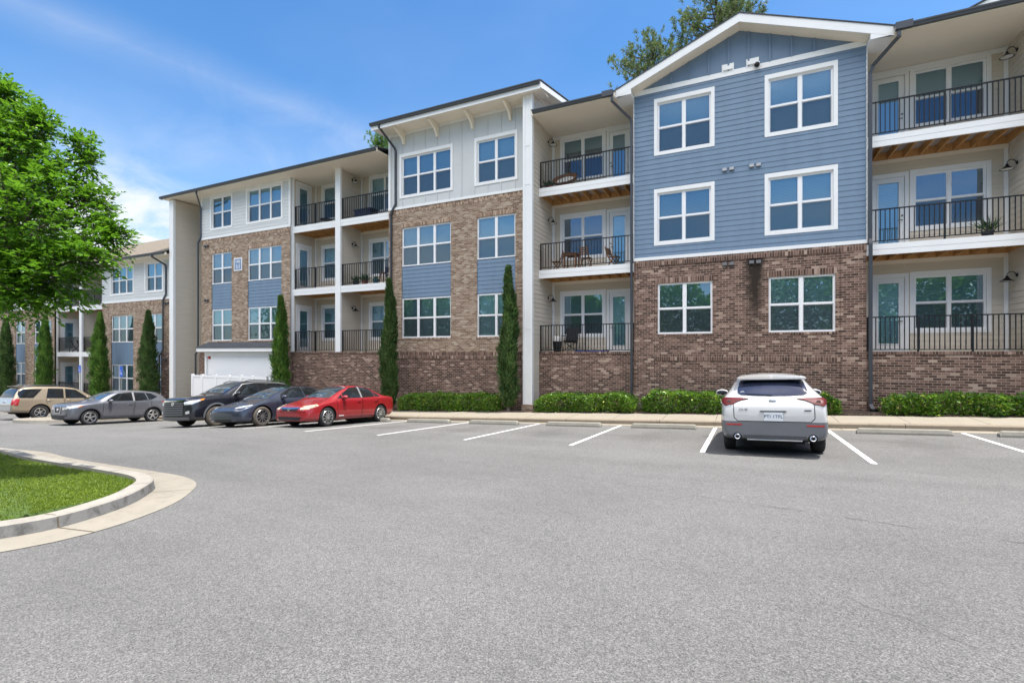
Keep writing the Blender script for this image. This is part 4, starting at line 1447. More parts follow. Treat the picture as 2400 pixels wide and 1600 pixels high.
def text_obj(name, txt, size, mat, parent, loc, rot, ext=0.004):
    cu = bpy.data.curves.new(name, 'FONT')
    cu.body = txt
    cu.size = size
    cu.extrude = ext
    cu.align_x = 'CENTER'
    cu.align_y = 'CENTER'
    tmp = bpy.data.objects.new(name, cu)
    COL.objects.link(tmp)
    dg = bpy.context.evaluated_depsgraph_get()
    me = bpy.data.meshes.new_from_object(tmp.evaluated_get(dg))
    bpy.data.objects.remove(tmp)
    bpy.data.curves.remove(cu)
    me.materials.clear()
    me.materials.append(M[mat])
    me.transform(Matrix.Translation(loc) @ rot)
    me.name = name
    o = bpy.data.objects.new(name, me)
    COL.objects.link(o)
    o.parent = parent
    return o
text_obj('number', '1000', 0.215, 'white', pl, (0.0, -0.05, 0.51), Matrix.Rotation(R(90), 4, 'X'))

# security camera under the gable
cm = thing('security_camera', 'black dome security camera under the blue gable panel', 'camera', (0.36, FY, 9.55))
q = MB()
q.fbox(fS, 0.27, 0.45, 0.042, 0.16, 9.60, 9.64)
q.build('mount', 'white', cm)
q = MB()
q.ellipsoid((0.36, FY - 0.13, 9.56), (0.085, 0.085, 0.085))
q.build('dome', 'black_metal', cm, smooth=True)

# ---------------- the lower building at the left, one storey down
AL = thing('apartment_building', 'lower brick and pale apartment wing behind the big tree at left', 'building', (-45, FY, -3.7))
def Z(z):
    return z - 3.325
A0, A1 = -62.0, -32.2
h1, h2, h3 = tuple(map(Z, H1)), tuple(map(Z, H2)), tuple(map(Z, H3))
secs = [(-40.3, A1, [(-39.15, -36.50, 3), (-35.04, -33.24, 2)]), (A0, -46.95, [(-53.27, -51.65, 2), (-50.13, -47.44, 3), (-60.5, -57.8, 3)])]
for xa, xb, gr in secs:
    ops = [(p, q, h1[0], h2[1]) for p, q, n in gr]
    t = MB()
    wall(t, fS, xa, xb, -5.2, Z(6.64) - .2, ops)
    t.quad((xa, FY, -5), (xa, YB, -5), (xa, YB, 5.9), (xa, FY, 5.9))
    t.build('brick_wall', 'brick_tan', AL)
    so = MB()
    so.fbox(fS, xa, xb, -0.1, 0.012, Z(6.64) - .2, Z(6.64))
    so.build('soldier_course', 'brick_tan_soldier', AL)
    for i, (p, q, n) in enumerate(gr):
        bl = MB()
        siding(bl, FS(FY + 0.05), p, q, h1[1], h2[0])
        bl.build('spandrel_panel', 'blue', AL)
        window(fS, p, q, *h1, n, AL, blind='curtain')
        window(fS, p, q, *h2, n, AL, blind='curtain' if n == 3 else 'blind')
    ps = MB()
    ops = [(p, q, *h3) for p, q, n in gr]
    siding(ps, fS, xa, xb, Z(6.78), Z(9.25), ops)
    ps.build('pale_siding', 'pale', AL)
    for i, (p, q, n) in enumerate(gr):
        window(fS, p, q, *h3, n, AL, trim=True, blind='blind_grey')
    tr = MB()
    tr.fbox(fS, xa, xb, 0.0, 0.045, Z(6.642), Z(6.78))
    tr.fbox(fS, xa, xb, 0.0, 0.03, Z(9.12), Z(9.25))
    tr.fbox(fS, xb - 0.12, xb, 0.0, 0.034, Z(6.78), Z(9.12))
    tr.build('band_trim', 'white', AL)
db = MB()
db.box(-33.25, A1 + .02, FY - 0.07, FY + .1, -5.2, -0.06)
db.build('brick_pier', 'brick_dark', AL)
balcony_pair(AL, -46.95, -40.3, -43.42, (Z(D1), Z(D2), Z(D3)), Z(9.25), -5, brick_base=False)
s = MB()
s.box(A0, -31.56, 17.6, 20.05, 5.93, 5.95)
s.build('soffit', 'cream', AL)
s = MB()
s.box(A0, -31.56, 17.58, 17.60, 5.88, 6.05)
s.build('eave_fascia', 'cream', AL)
r = MB()
r.poly_prism([(A0, 17.52, 6.06), (-31.56, 17.52, 6.06), (-31.56, 23.6, 9.1), (A0, 23.6, 9.1)], (0, 0, 0.05))
r.poly_prism([(A0, 23.6, 9.1), (-31.56, 23.6, 9.1), (-31.56, 29.6, 6.1), (A0, 29.6, 6.1)], (0, 0, 0.05))
r.build('roof', 'shingle', AL)
gutter(A0, -31.75, 17.579, 5.95, AL)
downspout([(-32.9, 17.5, 5.97), (-32.9, 17.5, 5.85), (-32.75, 18.2, 5.45), (-32.75, 18.22, 5.3), (-32.75, 18.22, 3.6), (-33.02, 18.2, 3.25), (-33.02, 18.2, 0.1), (-33.3, 18.14, -0.2), (-33.3, 18.14, -3.5)], AL)
bk = MB()
bk.quad((A0, 29, -5.2), (-31.56, 29, -5.2), (-31.56, 29, 6.2), (A0, 29, 6.2))
bk.quad((A0, 18.3, -5.2), (A0, 29, -5.2), (A0, 29, 6.0), (A0, 18.3, 6.0))
bk.build('rear_wall', 'beige', AL)
for k, (xv, zv) in enumerate(((-32.95, 2.98), (-33.05, -0.55))):
    v = MB()
    for j in (0, 0.24):
        v.fbox(fS, xv + j, xv + j + 0.15, 0.0, 0.16 if k else .09, zv, zv + 0.12)
    v.build('vent', 'gutter', AL)
# ------------------------------------------------------------------ cars
def paint(name, col, metal=0.35, rough=0.32):
    t = NT(name)
    f = t.noise(1.5, 3, 0.5, t.obj())
    c = t.mix(f, sc(col, 0.93), sc(col, 1.07))
    dust = t.math('MULTIPLY_ADD', t.noise(9, 5, 0.7, t.obj()), 0.10, rough - 0.04)
    return t.done(t.bsdf(col=c, rough=dust, metal=metal, spec=0.5, coat=1.0, coatr=0.03))
M['car_white'] = paint('pearl white car paint', (0.47, 0.475, 0.48), 0.0, 0.42)
M['car_red'] = paint('red car paint', (0.27, 0.008, 0.014), 0.1, 0.35)
M['car_navy'] = paint('dark blue grey car paint', (0.040, 0.048, 0.075), 0.45, 0.3)
M['car_black'] = paint('black car paint', (0.012, 0.013, 0.020), 0.3, 0.3)
M['car_grey'] = paint('gunmetal grey car paint', (0.135, 0.14, 0.16), 0.5, 0.33)
M['car_tan'] = paint('light gold car paint', (0.31, 0.255, 0.185), 0.4, 0.35)
M['car_silver'] = paint('silver car paint', (0.42, 0.42, 0.43), 0.6, 0.33)
M['clad'] = basic('dark grey plastic', (0.055, 0.058, 0.065), 0.55, var=0.08)
M['clad_grey'] = basic('grey metallic bumper', (0.16, 0.165, 0.18), 0.4, 0.3, var=0.06)
M['tyre'] = basic('tyre rubber', (0.022, 0.022, 0.023), 0.85, var=0.25, scale=8)
M['tyre_dusty'] = basic('dusty tyre rubber', (0.085, 0.072, 0.06), 0.9, var=0.25, scale=8)
M['rim'] = basic('alloy rim', (0.55, 0.55, 0.56), 0.28, 0.85)
M['rim_dark'] = basic('dark rim face', (0.03, 0.03, 0.032), 0.45, 0.3)
M['under'] = basic('underbody', (0.012, 0.012, 0.013), 0.9)
def car_glass(name, col, rough=0.03, spec=0.9, coat=1.0):
    t = NT(name)
    c = t.mix(t.noise(2.2, 3, 0.5, t.obj()), sc(col, 0.55), sc(col, 1.5))
    return t.done(t.bsdf(col=c, rough=rough, spec=spec, coat=coat, coatr=0.01))
M['cglass'] = car_glass('tinted car glass', (0.010, 0.012, 0.014), 0.05, 0.45, 0.25)
M['cglass_l'] = car_glass('windscreen glass', (0.022, 0.040, 0.055), 0.03, 0.9, 1.0)
M['cglass_r'] = car_glass('rear window glass', (0.020, 0.024, 0.045), 0.04, 0.6, 0.6)
M['lens_grey'] = basic('grey lamp centre', (0.16, 0.10, 0.10), 0.2, 0.3)
M['lens_red'] = basic('red lamp lens', (0.36, 0.012, 0.012), 0.12, spec=0.7, coat=1.0, var=0.3, scale=14)
M['lens_dark'] = basic('smoked red lens', (0.085, 0.006, 0.008), 0.45, spec=0.25, coat=0.0, var=0.5, scale=14)
M['lens_clear'] = basic('clear lamp lens', (0.60, 0.61, 0.62), 0.1, 0.3, spec=0.8, coat=1.0, var=0.45, scale=18)
M['lens_yellow'] = basic('yellowed lamp lens', (0.52, 0.47, 0.32), 0.2, 0.1, spec=0.7, coat=1.0, var=0.25, scale=12)
M['lens_amber'] = basic('amber lens', (0.65, 0.20, 0.02), 0.15, spec=0.7, coat=1.0)
M['gloss_black'] = basic('gloss black trim', (0.008, 0.008, 0.009), 0.15, spec=0.6)
M['grille'] = basic('dark grille', (0.018, 0.018, 0.02), 0.5)
M['plate'] = basic('number plate face', (0.62, 0.66, 0.70), 0.5)
M['plate_ink'] = basic('number plate characters', (0.05, 0.06, 0.12), 0.5)
M['seat_dark'] = basic('car interior', (0.03, 0.03, 0.032), 0.8)

class Car:
    def __init__(s, label, rows, L, fo, wb, track, wr, paint_, group='cars parked in front of the building', clad=None, cladseg=2, crease=0.35):
        s.root = thing('parked_car', label, 'car', (0, 0, 0), group)
        s.L, s.fo, s.wb, s.track, s.wr = L, fo, wb, track, wr
        s.y0 = -(fo + wb / 2)            # local y of the front end; the car looks along -y
        s.paint = paint_
        v, f = [], []
        rings = []
        for r in rows:
            q, zb, w_, zs, wt, zr, zt = r[:7]
            z3 = r[7] if len(r) > 7 else zb + 0.48 * (zs - zb)
            half = [(0, zb), (w_ * .78, zb), (w_ * .955, zb + .05), (w_ * 0.99, zb + 0.16 if z3 - zb > .25 else (zb + .05 + z3) / 2), (w_, z3), (w_ * .992, zs - .07), (w_ * .962, zs),
                    (w_ * .962 * .5 + wt * .5 + .012, zs * .5 + zr * .5), (wt, zr), (wt * .62, zr + (zt - zr) * .72), (0, zt)]
            ring = []
            for x, z in half:
                ring.append(len(v)); v.append((x, s.y0 + q, z))
            mir = [ring[0]]
            for x, z in half[1:-1]:
                mir.append(len(v)); v.append((-x, s.y0 + q, z))
            mir.append(ring[-1])
            rings.append((ring, mir))
        nh = len(rings[0][0])
        mi = []
        for (ra, ma), (rb, mb_) in zip(rings, rings[1:]):
            for k in range(nh - 1):
                f.append((ra[k], rb[k], rb[k + 1], ra[k + 1])); mi.append(1 if k <= cladseg and clad else 0)
                f.append((ma[k + 1], mb_[k + 1], mb_[k], ma[k])); mi.append(1 if k <= cladseg and clad else 0)
        for (ra, ma), flip in ((rings[0], False), (rings[-1], True)):
            for k in range(nh - 1):
                q = (ra[k], ra[k + 1], ma[k + 1], ma[k]) if 0 < k < nh - 2 else ((ra[0], ra[1], ma[1]) if k == 0 else (ra[k], ra[k + 1], ma[k]))
                f.append(tuple(reversed(q)) if flip else q); mi.append(1 if k <= cladseg and clad else 0)
        me = bpy.data.meshes.new('body')
        me.from_pydata(v, [], f)
        me.update()
        bm = bmesh.new()
        bm.from_mesh(me)
        bmesh.ops.recalc_face_normals(bm, faces=bm.faces)
        cl = bm.edges.layers.float.new('crease_edge')
        sh = set()
        for ra, ma in rings:
            for k in (4, 6, 8):
                sh.add(ra[k]); sh.add(ma[k])
        bm.verts.ensure_lookup_table()
        kk = {}
        for ra, ma in rings:
            for k in range(nh):
                kk[ra[k]] = k; kk[ma[k]] = k
        for e in bm.edges:
            a, b = e.verts[0].index, e.verts[1].index
            if kk[a] == kk[b] and kk[a] in (6, 4, 8):
                e[cl] = crease
        bm.to_mesh(me)
        bm.free()
        me.materials.append(M[paint_])
        me.materials.append(M[clad] if clad else M[paint_])
        me.materials.append(M['under'])
        me.polygons.foreach_set('material_index', mi)
        ob = bpy.data.objects.new('body', me)
        COL.objects.link(ob)
        ss = ob.modifiers.new('s', 'SUBSURF')
        ss.levels = 2
        ss.render_levels = 2
        dg = bpy.context.evaluated_depsgraph_get()
        m2 = bpy.data.meshes.new_from_object(ob.evaluated_get(dg))
        ob.modifiers.clear()
        s.bvh = BVHTree.FromPolygons([tuple(q.co) for q in m2.vertices], [tuple(p.vertices) for p in m2.polygons])
        ob.data = m2
        # wheel arches
        cm = MB()
        s.ya, s.yb = s.y0 + fo, s.y0 + fo + wb
        ar = wr + 0.055
        s.ar = ar
        for yy in (s.ya, s.yb):
            for sg in (-1, 1):
                n = 40
                b = len(cm.v)
                for xx in (sg * (track / 2 - 0.17), sg * 1.3):
                    for i in range(n):
                        t = 2 * PI * i / n
                        cm.v.append((xx, yy + ar * math.cos(t), wr + .01 + ar * math.sin(t)))
                for i in range(n):
                    j = (i + 1) % n
                    cm.f.append((b + i, b + j, b + n + j, b + n + i)); cm.mi.append(0)
                cm.f.append(tuple(b + i for i in reversed(range(n)))); cm.f.append(tuple(b + n + i for i in range(n)))
                cm.mi += [0, 0]
        co = cm.build('cutter', 'under')
        bm = bmesh.new(); bm.from_mesh(co.data); bmesh.ops.recalc_face_normals(bm, faces=bm.faces); bm.to_mesh(co.data); bm.free()
        bo = ob.modifiers.new('b', 'BOOLEAN')
        bo.object = co
        bo.operation = 'DIFFERENCE'
        bo.solver = 'EXACT'
        dg = bpy.context.evaluated_depsgraph_get()
        m3 = bpy.data.meshes.new_from_object(ob.evaluated_get(dg))
        ob.modifiers.clear()
        ob.data = m3
        bpy.data.objects.remove(co)
        for p in m3.polygons:
            c = p.center
            for yy in (s.ya, s.yb):
                d = math.hypot(c.y - yy, c.z - wr - .01)
                if abs(c.x) > track / 2 - 0.2 and d < ar - 0.0005 or (abs(abs(c.x) - (track / 2 - 0.17)) < .01 and d < ar + .01):
                    p.material_index = 2
            if c.z < 0.32 and abs(p.normal.z) > 0.9:
                p.material_index = 2
        m3.polygons.foreach_set('use_smooth', [True] * len(m3.polygons))
        m3.set_sharp_from_angle(angle=R(42))
        m3.name = 'body'
        ob.parent = s.root
        s.body = ob
        if clad:
            s.split(1, 'lower_cladding')
        s.split(2, 'underbody')
    def split(s, idx, name):
        me = s.body.data.copy()
        bm = bmesh.new(); bm.from_mesh(me)
        bmesh.ops.delete(bm, geom=[f for f in bm.faces if f.material_index != idx], context='FACES')
        if not bm.faces:
            bm.free(); return
        bm.to_mesh(me); bm.free()
        o = bpy.data.objects.new(name, me); COL.objects.link(o); o.parent = s.root
        bm = bmesh.new(); bm.from_mesh(s.body.data)
        bmesh.ops.delete(bm, geom=[f for f in bm.faces if f.material_index == idx], context='FACES')
        bm.to_mesh(s.body.data); bm.free()
        return o
    def hit(s, view, a, b):
        """view side+/-: a = distance from the front, b = z ; front/rear: a = x, b = z ; top: a = x, b = distance from front"""
        if view in ('L', 'R'):
            k = 1 if view == 'L' else -1
            o, d = Vector((k * 3, s.y0 + a, b)), Vector((-k, 0, 0))
        elif view == 'F':
            o, d = Vector((a, s.y0 - 3, b)), Vector((0, 1, 0))
        elif view == 'B':
            o, d = Vector((a, s.y0 + s.L + 3, b)), Vector((0, -1, 0))
        else:
            o, d = Vector((a, s.y0 + b, 4)), Vector((0, 0, -1))
        p, nrm, i, dist = s.bvh.ray_cast(o, d)
        return p, nrm, d
    def decal(s, view, poly, name, mat, off=0.006, step=0.07, parent=None, thick=0.02):
        n = len(poly)
        pts = [Vector(p) for p in poly]
        # densify border
        bd = []
        for i in range(n):
            a, b = pts[i], pts[(i + 1) % n]
            k = max(1, int((b - a).length / step))
            bd += [a.lerp(b, t / k) for t in range(k)]
        x0, x1 = min(p.x for p in bd), max(p.x for p in bd)
        y0, y1 = min(p.y for p in bd), max(p.y for p in bd)
        P2 = [(p.x, p.y) for p in bd]
        inn = []
        yy = y0 + step / 2
        while yy < y1:
            xx = x0 + step / 2
            while xx < x1:
                if in_poly(xx, yy, P2):
                    dmin = min(math.hypot(xx - p[0], yy - p[1]) for p in P2)
                    if dmin > step * .4:
                        inn.append(Vector((xx, yy)))
                xx += step
            yy += step
        nb = len(bd)
        vo, eo, fo_, ov, oe, of = delaunay_2d_cdt(bd + inn, [(i, (i + 1) % nb) for i in range(nb)], [list(range(nb))], 1, 1e-5)
        vs, ok = [], []
        for p in vo:
            h, nrm, d = s.hit(view, p.x, p.y)
            if h is None:
                vs.append(None); continue
            if nrm.dot(d) > 0:
                nrm = -nrm
            vs.append((h + nrm * off, nrm))
        mp, v = {}, []
        for i, q in enumerate(vs):
            if q is not None:
                mp[i] = len(v); v.append(tuple(q[0]))
        f = [tuple(mp[i] for i in t) for t in fo_ if all(i in mp for i in t)]
        # border skirt for thickness
        cnt = {}
        for t in f:
            for a, b in zip(t, t[1:] + t[:1]):
                cnt[(a, b)] = cnt.get((a, b), 0) + 1
        inv = {b: a for a, b in mp.items()}
        skirt = {}
        for (a, b) in list(cnt):
            if (b, a) not in cnt:
                for q in (a, b):
                    if q not in skirt:
                        pt, nr = vs[inv[q]]
                        skirt[q] = len(v); v.append(tuple(pt - nr * thick))
                f.append((b, a, skirt[a], skirt[b]))
        me = bpy.data.meshes.new(name)
        me.from_pydata(v, [], f)
        me.materials.append(M[mat])
        me.update()
        bm = bmesh.new(); bm.from_mesh(me); bmesh.ops.recalc_face_normals(bm, faces=bm.faces); bm.to_mesh(me); bm.free()
        me.polygons.foreach_set('use_smooth', [True] * len(me.polygons))
        me.set_sharp_from_angle(angle=R(50))
        o = bpy.data.objects.new(name, me)
        COL.objects.link(o)
        o.parent = parent or s.root
        return o
    def both(s, poly, name, mat, **k):
        return [s.decal('L', poly, name, mat, **k), s.decal('R', poly, name, mat, **k)]
    def pair(s, view, poly, name, mat, **k):      # mirrored in x (front, rear, top views)
        return [s.decal(view, poly, name, mat, **k), s.decal(view, [(-a, b) for a, b in reversed(poly)], name, mat, **k)]
    def strip(s, view, line, wd, off, V, F):
        pts = []
        for p, q in zip(line, line[1:]):
            p, q = Vector(p), Vector(q)
            k = max(1, int((q - p).length / .04))
            pts += [p.lerp(q, t / k) for t in range(k)]
        pts.append(Vector(line[-1]))
        prev = None
        for i, p in enumerate(pts):
            t = (pts[min(i + 1, len(pts) - 1)] - pts[max(i - 1, 0)]).normalized()
            nn = Vector((-t.y, t.x)) * wd / 2
            row = []
            for e in (p + nn, p - nn):
                h, nr, d = s.hit(view, e.x, e.y)
                if h is None:
                    row = None
                    break
                if nr.dot(d) > 0:
                    nr = -nr
                row.append(len(V)); V.append(tuple(h + nr * off))
            if row and prev:
                F.append((prev[0], prev[1], row[1], row[0]))
            prev = row
    def seam(s, view, line, wd=0.011, name='panel_gap', mat='gloss_black', off=0.003, parent=None):
        V, F = [], []
        s.strip(view, line, wd, off, V, F)
        me = bpy.data.meshes.new(name)
        me.from_pydata(V, [], F)
        me.materials.append(M[mat])
        o = bpy.data.objects.new(name, me)
        COL.objects.link(o)
        o.parent = parent or s.root
        return o
    def wheels(s, style='five', rim='rim', tyre='tyre', spokes=5, sw=0.07, rr=None):
        wr, tw = s.wr, 0.22
        rr = rr or wr * 0.71
        for yy in (s.ya, s.yb):
            for sg in (-1, 1):
                xo = sg * s.track / 2                     # outer face
                xi = xo - sg * tw
                c = (xo, yy, wr)
                k = sg
                d = MB()
                d.lathe([(0.001, -0.06 * k), (rr * 0.98, -0.06 * k), (rr * 0.98, -0.16 * k), (0.001, -0.16 * k)], c, 'X', 28)
                wh = d.build('wheel', 'rim_dark', s.root, smooth=True, world=False)
                t = MB()
                t.lathe([(rr, -0.012 * k), (rr + .015, 0.0), (wr - .05, 0.004 * k), (wr - .018, -0.012 * k), (wr, -0.04 * k), (wr, -0.18 * k), (wr - .02, -0.21 * k), (rr, -0.215 * k), (rr, -0.012 * k)], c, 'X', 36)
                t.build('tyre', tyre, wh, smooth=True, world=False)
                r_ = MB()
                r_.lathe([(rr + .002, -0.008 * k), (rr - .005, 0.0), (rr - .022, -0.004 * k), (rr - .03, -0.05 * k)], c, 'X', 36)
                r_.lathe([(0.001, -0.012 * k), (0.05, -0.014 * k), (0.062, -0.03 * k), (0.062, -0.06 * k)], c, 'X', 16)
                for i in range(spokes):
                    for dd in ((-0.11, 0.11) if style == 'twin' else (0,)):
                        a = 2 * PI * i / spokes + 0.3
                        a0, a1 = a + dd * 1.9, a + dd
                        p = Vector((xo - k * .028, yy + .045 * math.cos(a0), wr + .045 * math.sin(a0)))
                        q = Vector((xo - k * .012, yy + (rr - .018) * math.cos(a1), wr + (rr - .018) * math.sin(a1)))
                        r_.bar(p, q, sw, 0.022, up=(1, 0, 0)) if False else r_.bar(p, q, 0.026, sw, up=(1, 0, 0))
                r_.build('rim', rim, wh, smooth=False, world=False)
    def arch_lip(s, mat='clad', wd=0.05, off=0.01):
        ar = s.ar
        for yy in (s.ya, s.yb):
            q = yy - s.y0
            a0, a1 = -0.12, PI + 0.12
            out = [(q + (ar + wd) * math.cos(a0 + (a1 - a0) * i / 24), s.wr + .01 + (ar + wd) * math.sin(a0 + (a1 - a0) * i / 24)) for i in range(25)]
            inn = [(q + (ar + .002) * math.cos(a1 - (a1 - a0) * i / 24), s.wr + .01 + (ar + .002) * math.sin(a1 - (a1 - a0) * i / 24)) for i in range(25)]
            s.both(out + inn, 'arch_trim', mat, off=off, step=0.2)
    def mirror(s, q, z, mat, wd=0.19, out=0.10):
        for k in (1, -1):
            p, nr, d = s.hit('L' if k > 0 else 'R', q, z)
            m = MB()
            c = (p.x + k * out, p.y + 0.02, z + 0.06)
            m.ellipsoid(c, (wd * .62, 0.075, 0.075), 16, 10)
            o = m.build('door_mirror', mat, s.root, smooth=True, world=False)
            a = MB()
            a.bar((p.x - k * .03, p.y, z - .0), (c[0] - k * .05, c[1], c[2] - .03), 0.07, 0.03)
            a.build('mirror_arm', 'gloss_black', o, world=False)
            g = MB()
            g.ellipsoid((c[0], c[1] + 0.055, c[2]), (wd * .52, 0.028, 0.058), 14, 8)
            g.build('mirror_glass', 'cglass', o, smooth=True, world=False)
    def handle(s, q, z, mat, parents=(None, None), ln=0.17):
        for k, pa in zip((1, -1), parents):
            p, nr, d = s.hit('L' if k > 0 else 'R', q, z)
            m = MB()
            m.tube([(p.x + k * .0, p.y - ln / 2, z), (p.x + k * .03, p.y - ln / 2 + .03, z), (p.x + k * .03, p.y + ln / 2 - .03, z), (p.x, p.y + ln / 2, z)], 0.013, 8)
            m.build('handle', mat, pa or s.root, smooth=True, world=False)
    def door_panel(s, poly, mat=None):
        g = []
        for v in ('L', 'R'):
            p = list(poly)
            line = [p[-1]] + p[:-1] if False else p[-1:] + p[:-1]
            g.append(s.seam(v, line, wd=0.012, name='door', mat='gloss_black', off=0.003))
        return g
    def place(s, x, y, yaw, scale=1.0):
        """x, y: point midway between the axles; yaw 0 looks along -y"""
        c, sn = math.cos(yaw), math.sin(yaw)
        def wp(lx, ly):
            X, Y = x + lx * c - ly * sn, y + lx * sn + ly * c
            return Vector((X, Y, gz(X, Y)))
        t = s.track / 2 - .1
        fl, fr, rl, rr = wp(t, -s.wb / 2), wp(-t, -s.wb / 2), wp(t, s.wb / 2), wp(-t, s.wb / 2)
        yv = ((rl + rr) - (fl + fr)).normalized()
        xv = ((fl + rl) - (fr + rr)).normalized()
        zv = xv.cross(yv).normalized()
        xv = yv.cross(zv)
        mt = Matrix((xv, yv, zv)).transposed().to_4x4()
        mt.translation = (fl + fr + rl + rr) / 4 + zv * 0.002
        s.root.matrix_world = mt @ Matrix.Scale(scale, 4)

def plate(car, view, x, z, parent=None, txt=None, back=False):
    p, nr, d = car.hit(view, x, z)
    k = 1 if view == 'B' else -1
    m = MB()
    y = p.y + k * 0.012
    m.box(x - .155, x + .155, min(y, y - k * .02), max(y, y - k * .02), z - .08, z + .08)
    o = m.build('number_plate', 'plate', car.root, world=False)
    if txt:
        rot = Matrix.Rotation(R(180 if view == 'B' else 0), 4, 'Z') @ Matrix.Rotation(R(90), 4, 'X')
        text_obj('plate_text', txt, 0.085, 'plate_ink', o, (x, y + k * .002, z), rot, 0.002)
    return o

# --- white crossover, seen from behind
rows = [(0.0, .30, .45, .62, .35, .66, .68), (.06, .24, .72, .66, .55, .74, .78), (.25, .2, .84, .72, .62, .84, .87), (.6, .2, .885, .84, .68, .93, .96), (1.15, .2, .8975, .92, .70, 1.0, 1.03), (1.45, .2, .8975, .95, .70, 1.08, 1.12),
        (2.15, .2, .8975, .98, .62, 1.46, 1.51), (2.7, .2, .8975, 1.0, .61, 1.50, 1.56), (3.4, .2, .90, 1.03, .57, 1.485, 1.54), (3.9, .22, .90, 1.06, .535, 1.42, 1.47), (4.08, .26, .895, 1.065, .56, 1.28, 1.33),
        (4.24, .28, .885, 1.06, .62, 1.09, 1.12), (4.33, .30, .86, 1.03, .72, 1.035, 1.05), (4.40, .33, .84, .93, .70, .96, .97), (4.42, .36, .83, .80, .66, .84, .85), (4.43, .38, .80, .70, .6, .74, .75)]
rows = [r + ((.52 if r[0] < 3.2 else .52 + (r[0] - 3.2) * .115),) for r in rows]
c = Car('white crossover car parked nose in, seen from behind', rows, 4.43, .86, 2.655, 1.76, .345, 'car_white', clad='clad_grey', cladseg=3)
c.wheels('twin', spokes=5, sw=0.035)
c.arch_lip('clad', 0.06)
rw = c.decal('B', [(-.50, 1.41), (.50, 1.41), (.545, 1.36), (.585, 1.22), (.58, 1.165), (.53, 1.135), (.3, 1.12), (0, 1.115), (-.3, 1.12), (-.53, 1.135), (-.58, 1.165), (-.585, 1.22), (-.545, 1.36)], 'rear_window', 'cglass_r', off=.012, step=.045)
for k in (-1, 1):
    pl_ = [(.40, 1.06), (.56, 1.075), (.82, 1.075), (.865, 1.035), (.84, .975), (.80, .93), (.75, .955), (.67, .965), (.62, 1.0), (.53, 1.035)]
    tl = c.decal('B', [(k * a, b) for a, b in (pl_ if k > 0 else pl_[::-1])], 'tail_light', 'lens_dark', off=0.02, step=0.035)
    cx_ = MB()
    p, nr, d = c.hit('B', k * .735, 1.0)
    cx_.lathe([(.001, .012), (.032, .012), (.038, .0), (.038, -.03)], (k * .735, p.y + .012, 1.012), 'Y', 18)
    cx_.build('lamp_ring', 'lens_grey', tl, smooth=True, world=False)
    rf = c.decal('B', [(k * a, b) for a, b in ([(.53, .605), (.80, .605), (.80, .575), (.53, .575)][::k])], 'reflector', 'lens_red', off=0.008)
hl = [(-.665, 1.02), (-.66, .72), (-.60, .655), (.60, .655), (.66, .72), (.665, 1.02)]
tg = c.seam('B', hl, 0.012, 'tailgate')
c.decal('B', [(-.22, .852), (.22, .852), (.205, .832), (-.205, .832)], 'plate_garnish', 'clad', off=.02, parent=tg)
plate(c, 'B', 0.0, .745, txt='PTI 1TFL')
p, nr, d = c.hit('B', 0, 1.03)
m_ = MB()
m_.lathe([(.001, .02), (.05, .018), (.065, .008), (.07, -.01)], (0, p.y + .004, 1.015), 'Y', 20)
m_.build('badge', 'rim', c.root, smooth=True, world=False)
p, nr, d = c.hit('B', .5, .86)
text_obj('badge_text', 'CX-30', .055, 'gloss_black', c.root, (.50, p.y + .004, .87), Matrix.Rotation(R(180), 4, 'Z') @ Matrix.Rotation(R(90), 4, 'X'), .002)
p, nr, d = c.hit('B', -.55, .86)
m_ = MB(); m_.box(-.61, -.50, p.y - .01, p.y + .006, .855, .872); m_.build('badge_strip', 'gloss_black', c.root, world=False)
m_ = MB()
ys_ = c.y0 + 3.70
m_.poly_prism([(-.555, ys_, 1.462), (.555, ys_, 1.462), (.59, ys_ + .34, 1.432), (.555, ys_ + .40, 1.425), (-.555, ys_ + .40, 1.425), (-.59, ys_ + .34, 1.432)], (0, 0, .026))
m_.build('spoiler', 'car_white', c.root, world=False)
m_ = MB()
m_.box(-.50, .50, ys_ + .25, ys_ + .385, 1.412, 1.4245)
m_.build('spoiler_lip', 'gloss_black', c.root, world=False)
m_ = MB()
p, nr, d = c.hit('B', 0, 1.14)
m_.tube([(.02, p.y + .02, 1.125), (-.2 + .2, p.y + .03, 1.13), (.45, p.y - .005, 1.155)], [.014, .012, .007], 8)
m_.build('rear_wiper', 'gloss_black', c.root, world=False)
p, nr, d = c.hit('B', .50, 1.18)
m_ = MB()
m_.lathe([(.030, .009), (.046, .009)], (.50, p.y + .0, 1.165), 'Y', 18)
m_.build('sticker', 'white', rw, world=False)
for k in (-1, 1):
    m_ = MB()
    yb_ = c.y0 + c.L
    m_.lathe([(.050, .02), (.043, .027), (.034, .02), (.032, -.18), (.050, -.18), (.050, .02)], (k * .615, yb_ + .01, .365), 'Y', 22)
    m_.build('exhaust_tip', 'chrome', c.root, smooth=True, world=False)
    m_ = MB()
    m_.lathe([(.001, .0), (.037, .0)], (k * .615, yb_ - .01, .365), 'Y', 18)
    m_.lathe([(.051, -.035), (.075, -.03), (.08, -.06)], (k * .615, yb_ + .03, .365), 'Y', 18)
    m_.build('exhaust_bore', 'under', c.root, smooth=True, world=False)
m_ = MB()
m_.poly_prism([(-.52, c.y0 + c.L - .05, .40), (.52, c.y0 + c.L - .05, .40), (.44, c.y0 + c.L - .05, .31), (-.44, c.y0 + c.L - .05, .31)], (0, .06, 0))
m_.build('diffuser', 'clad', c.root, world=False)
m_ = MB()
m_.tube([(-.45, c.y0 + c.L - .0, .315), (.45, c.y0 + c.L - .0, .315)], .014, 8)
m_.build('bumper_bar', 'steel', c.root, world=False)
m_ = MB()
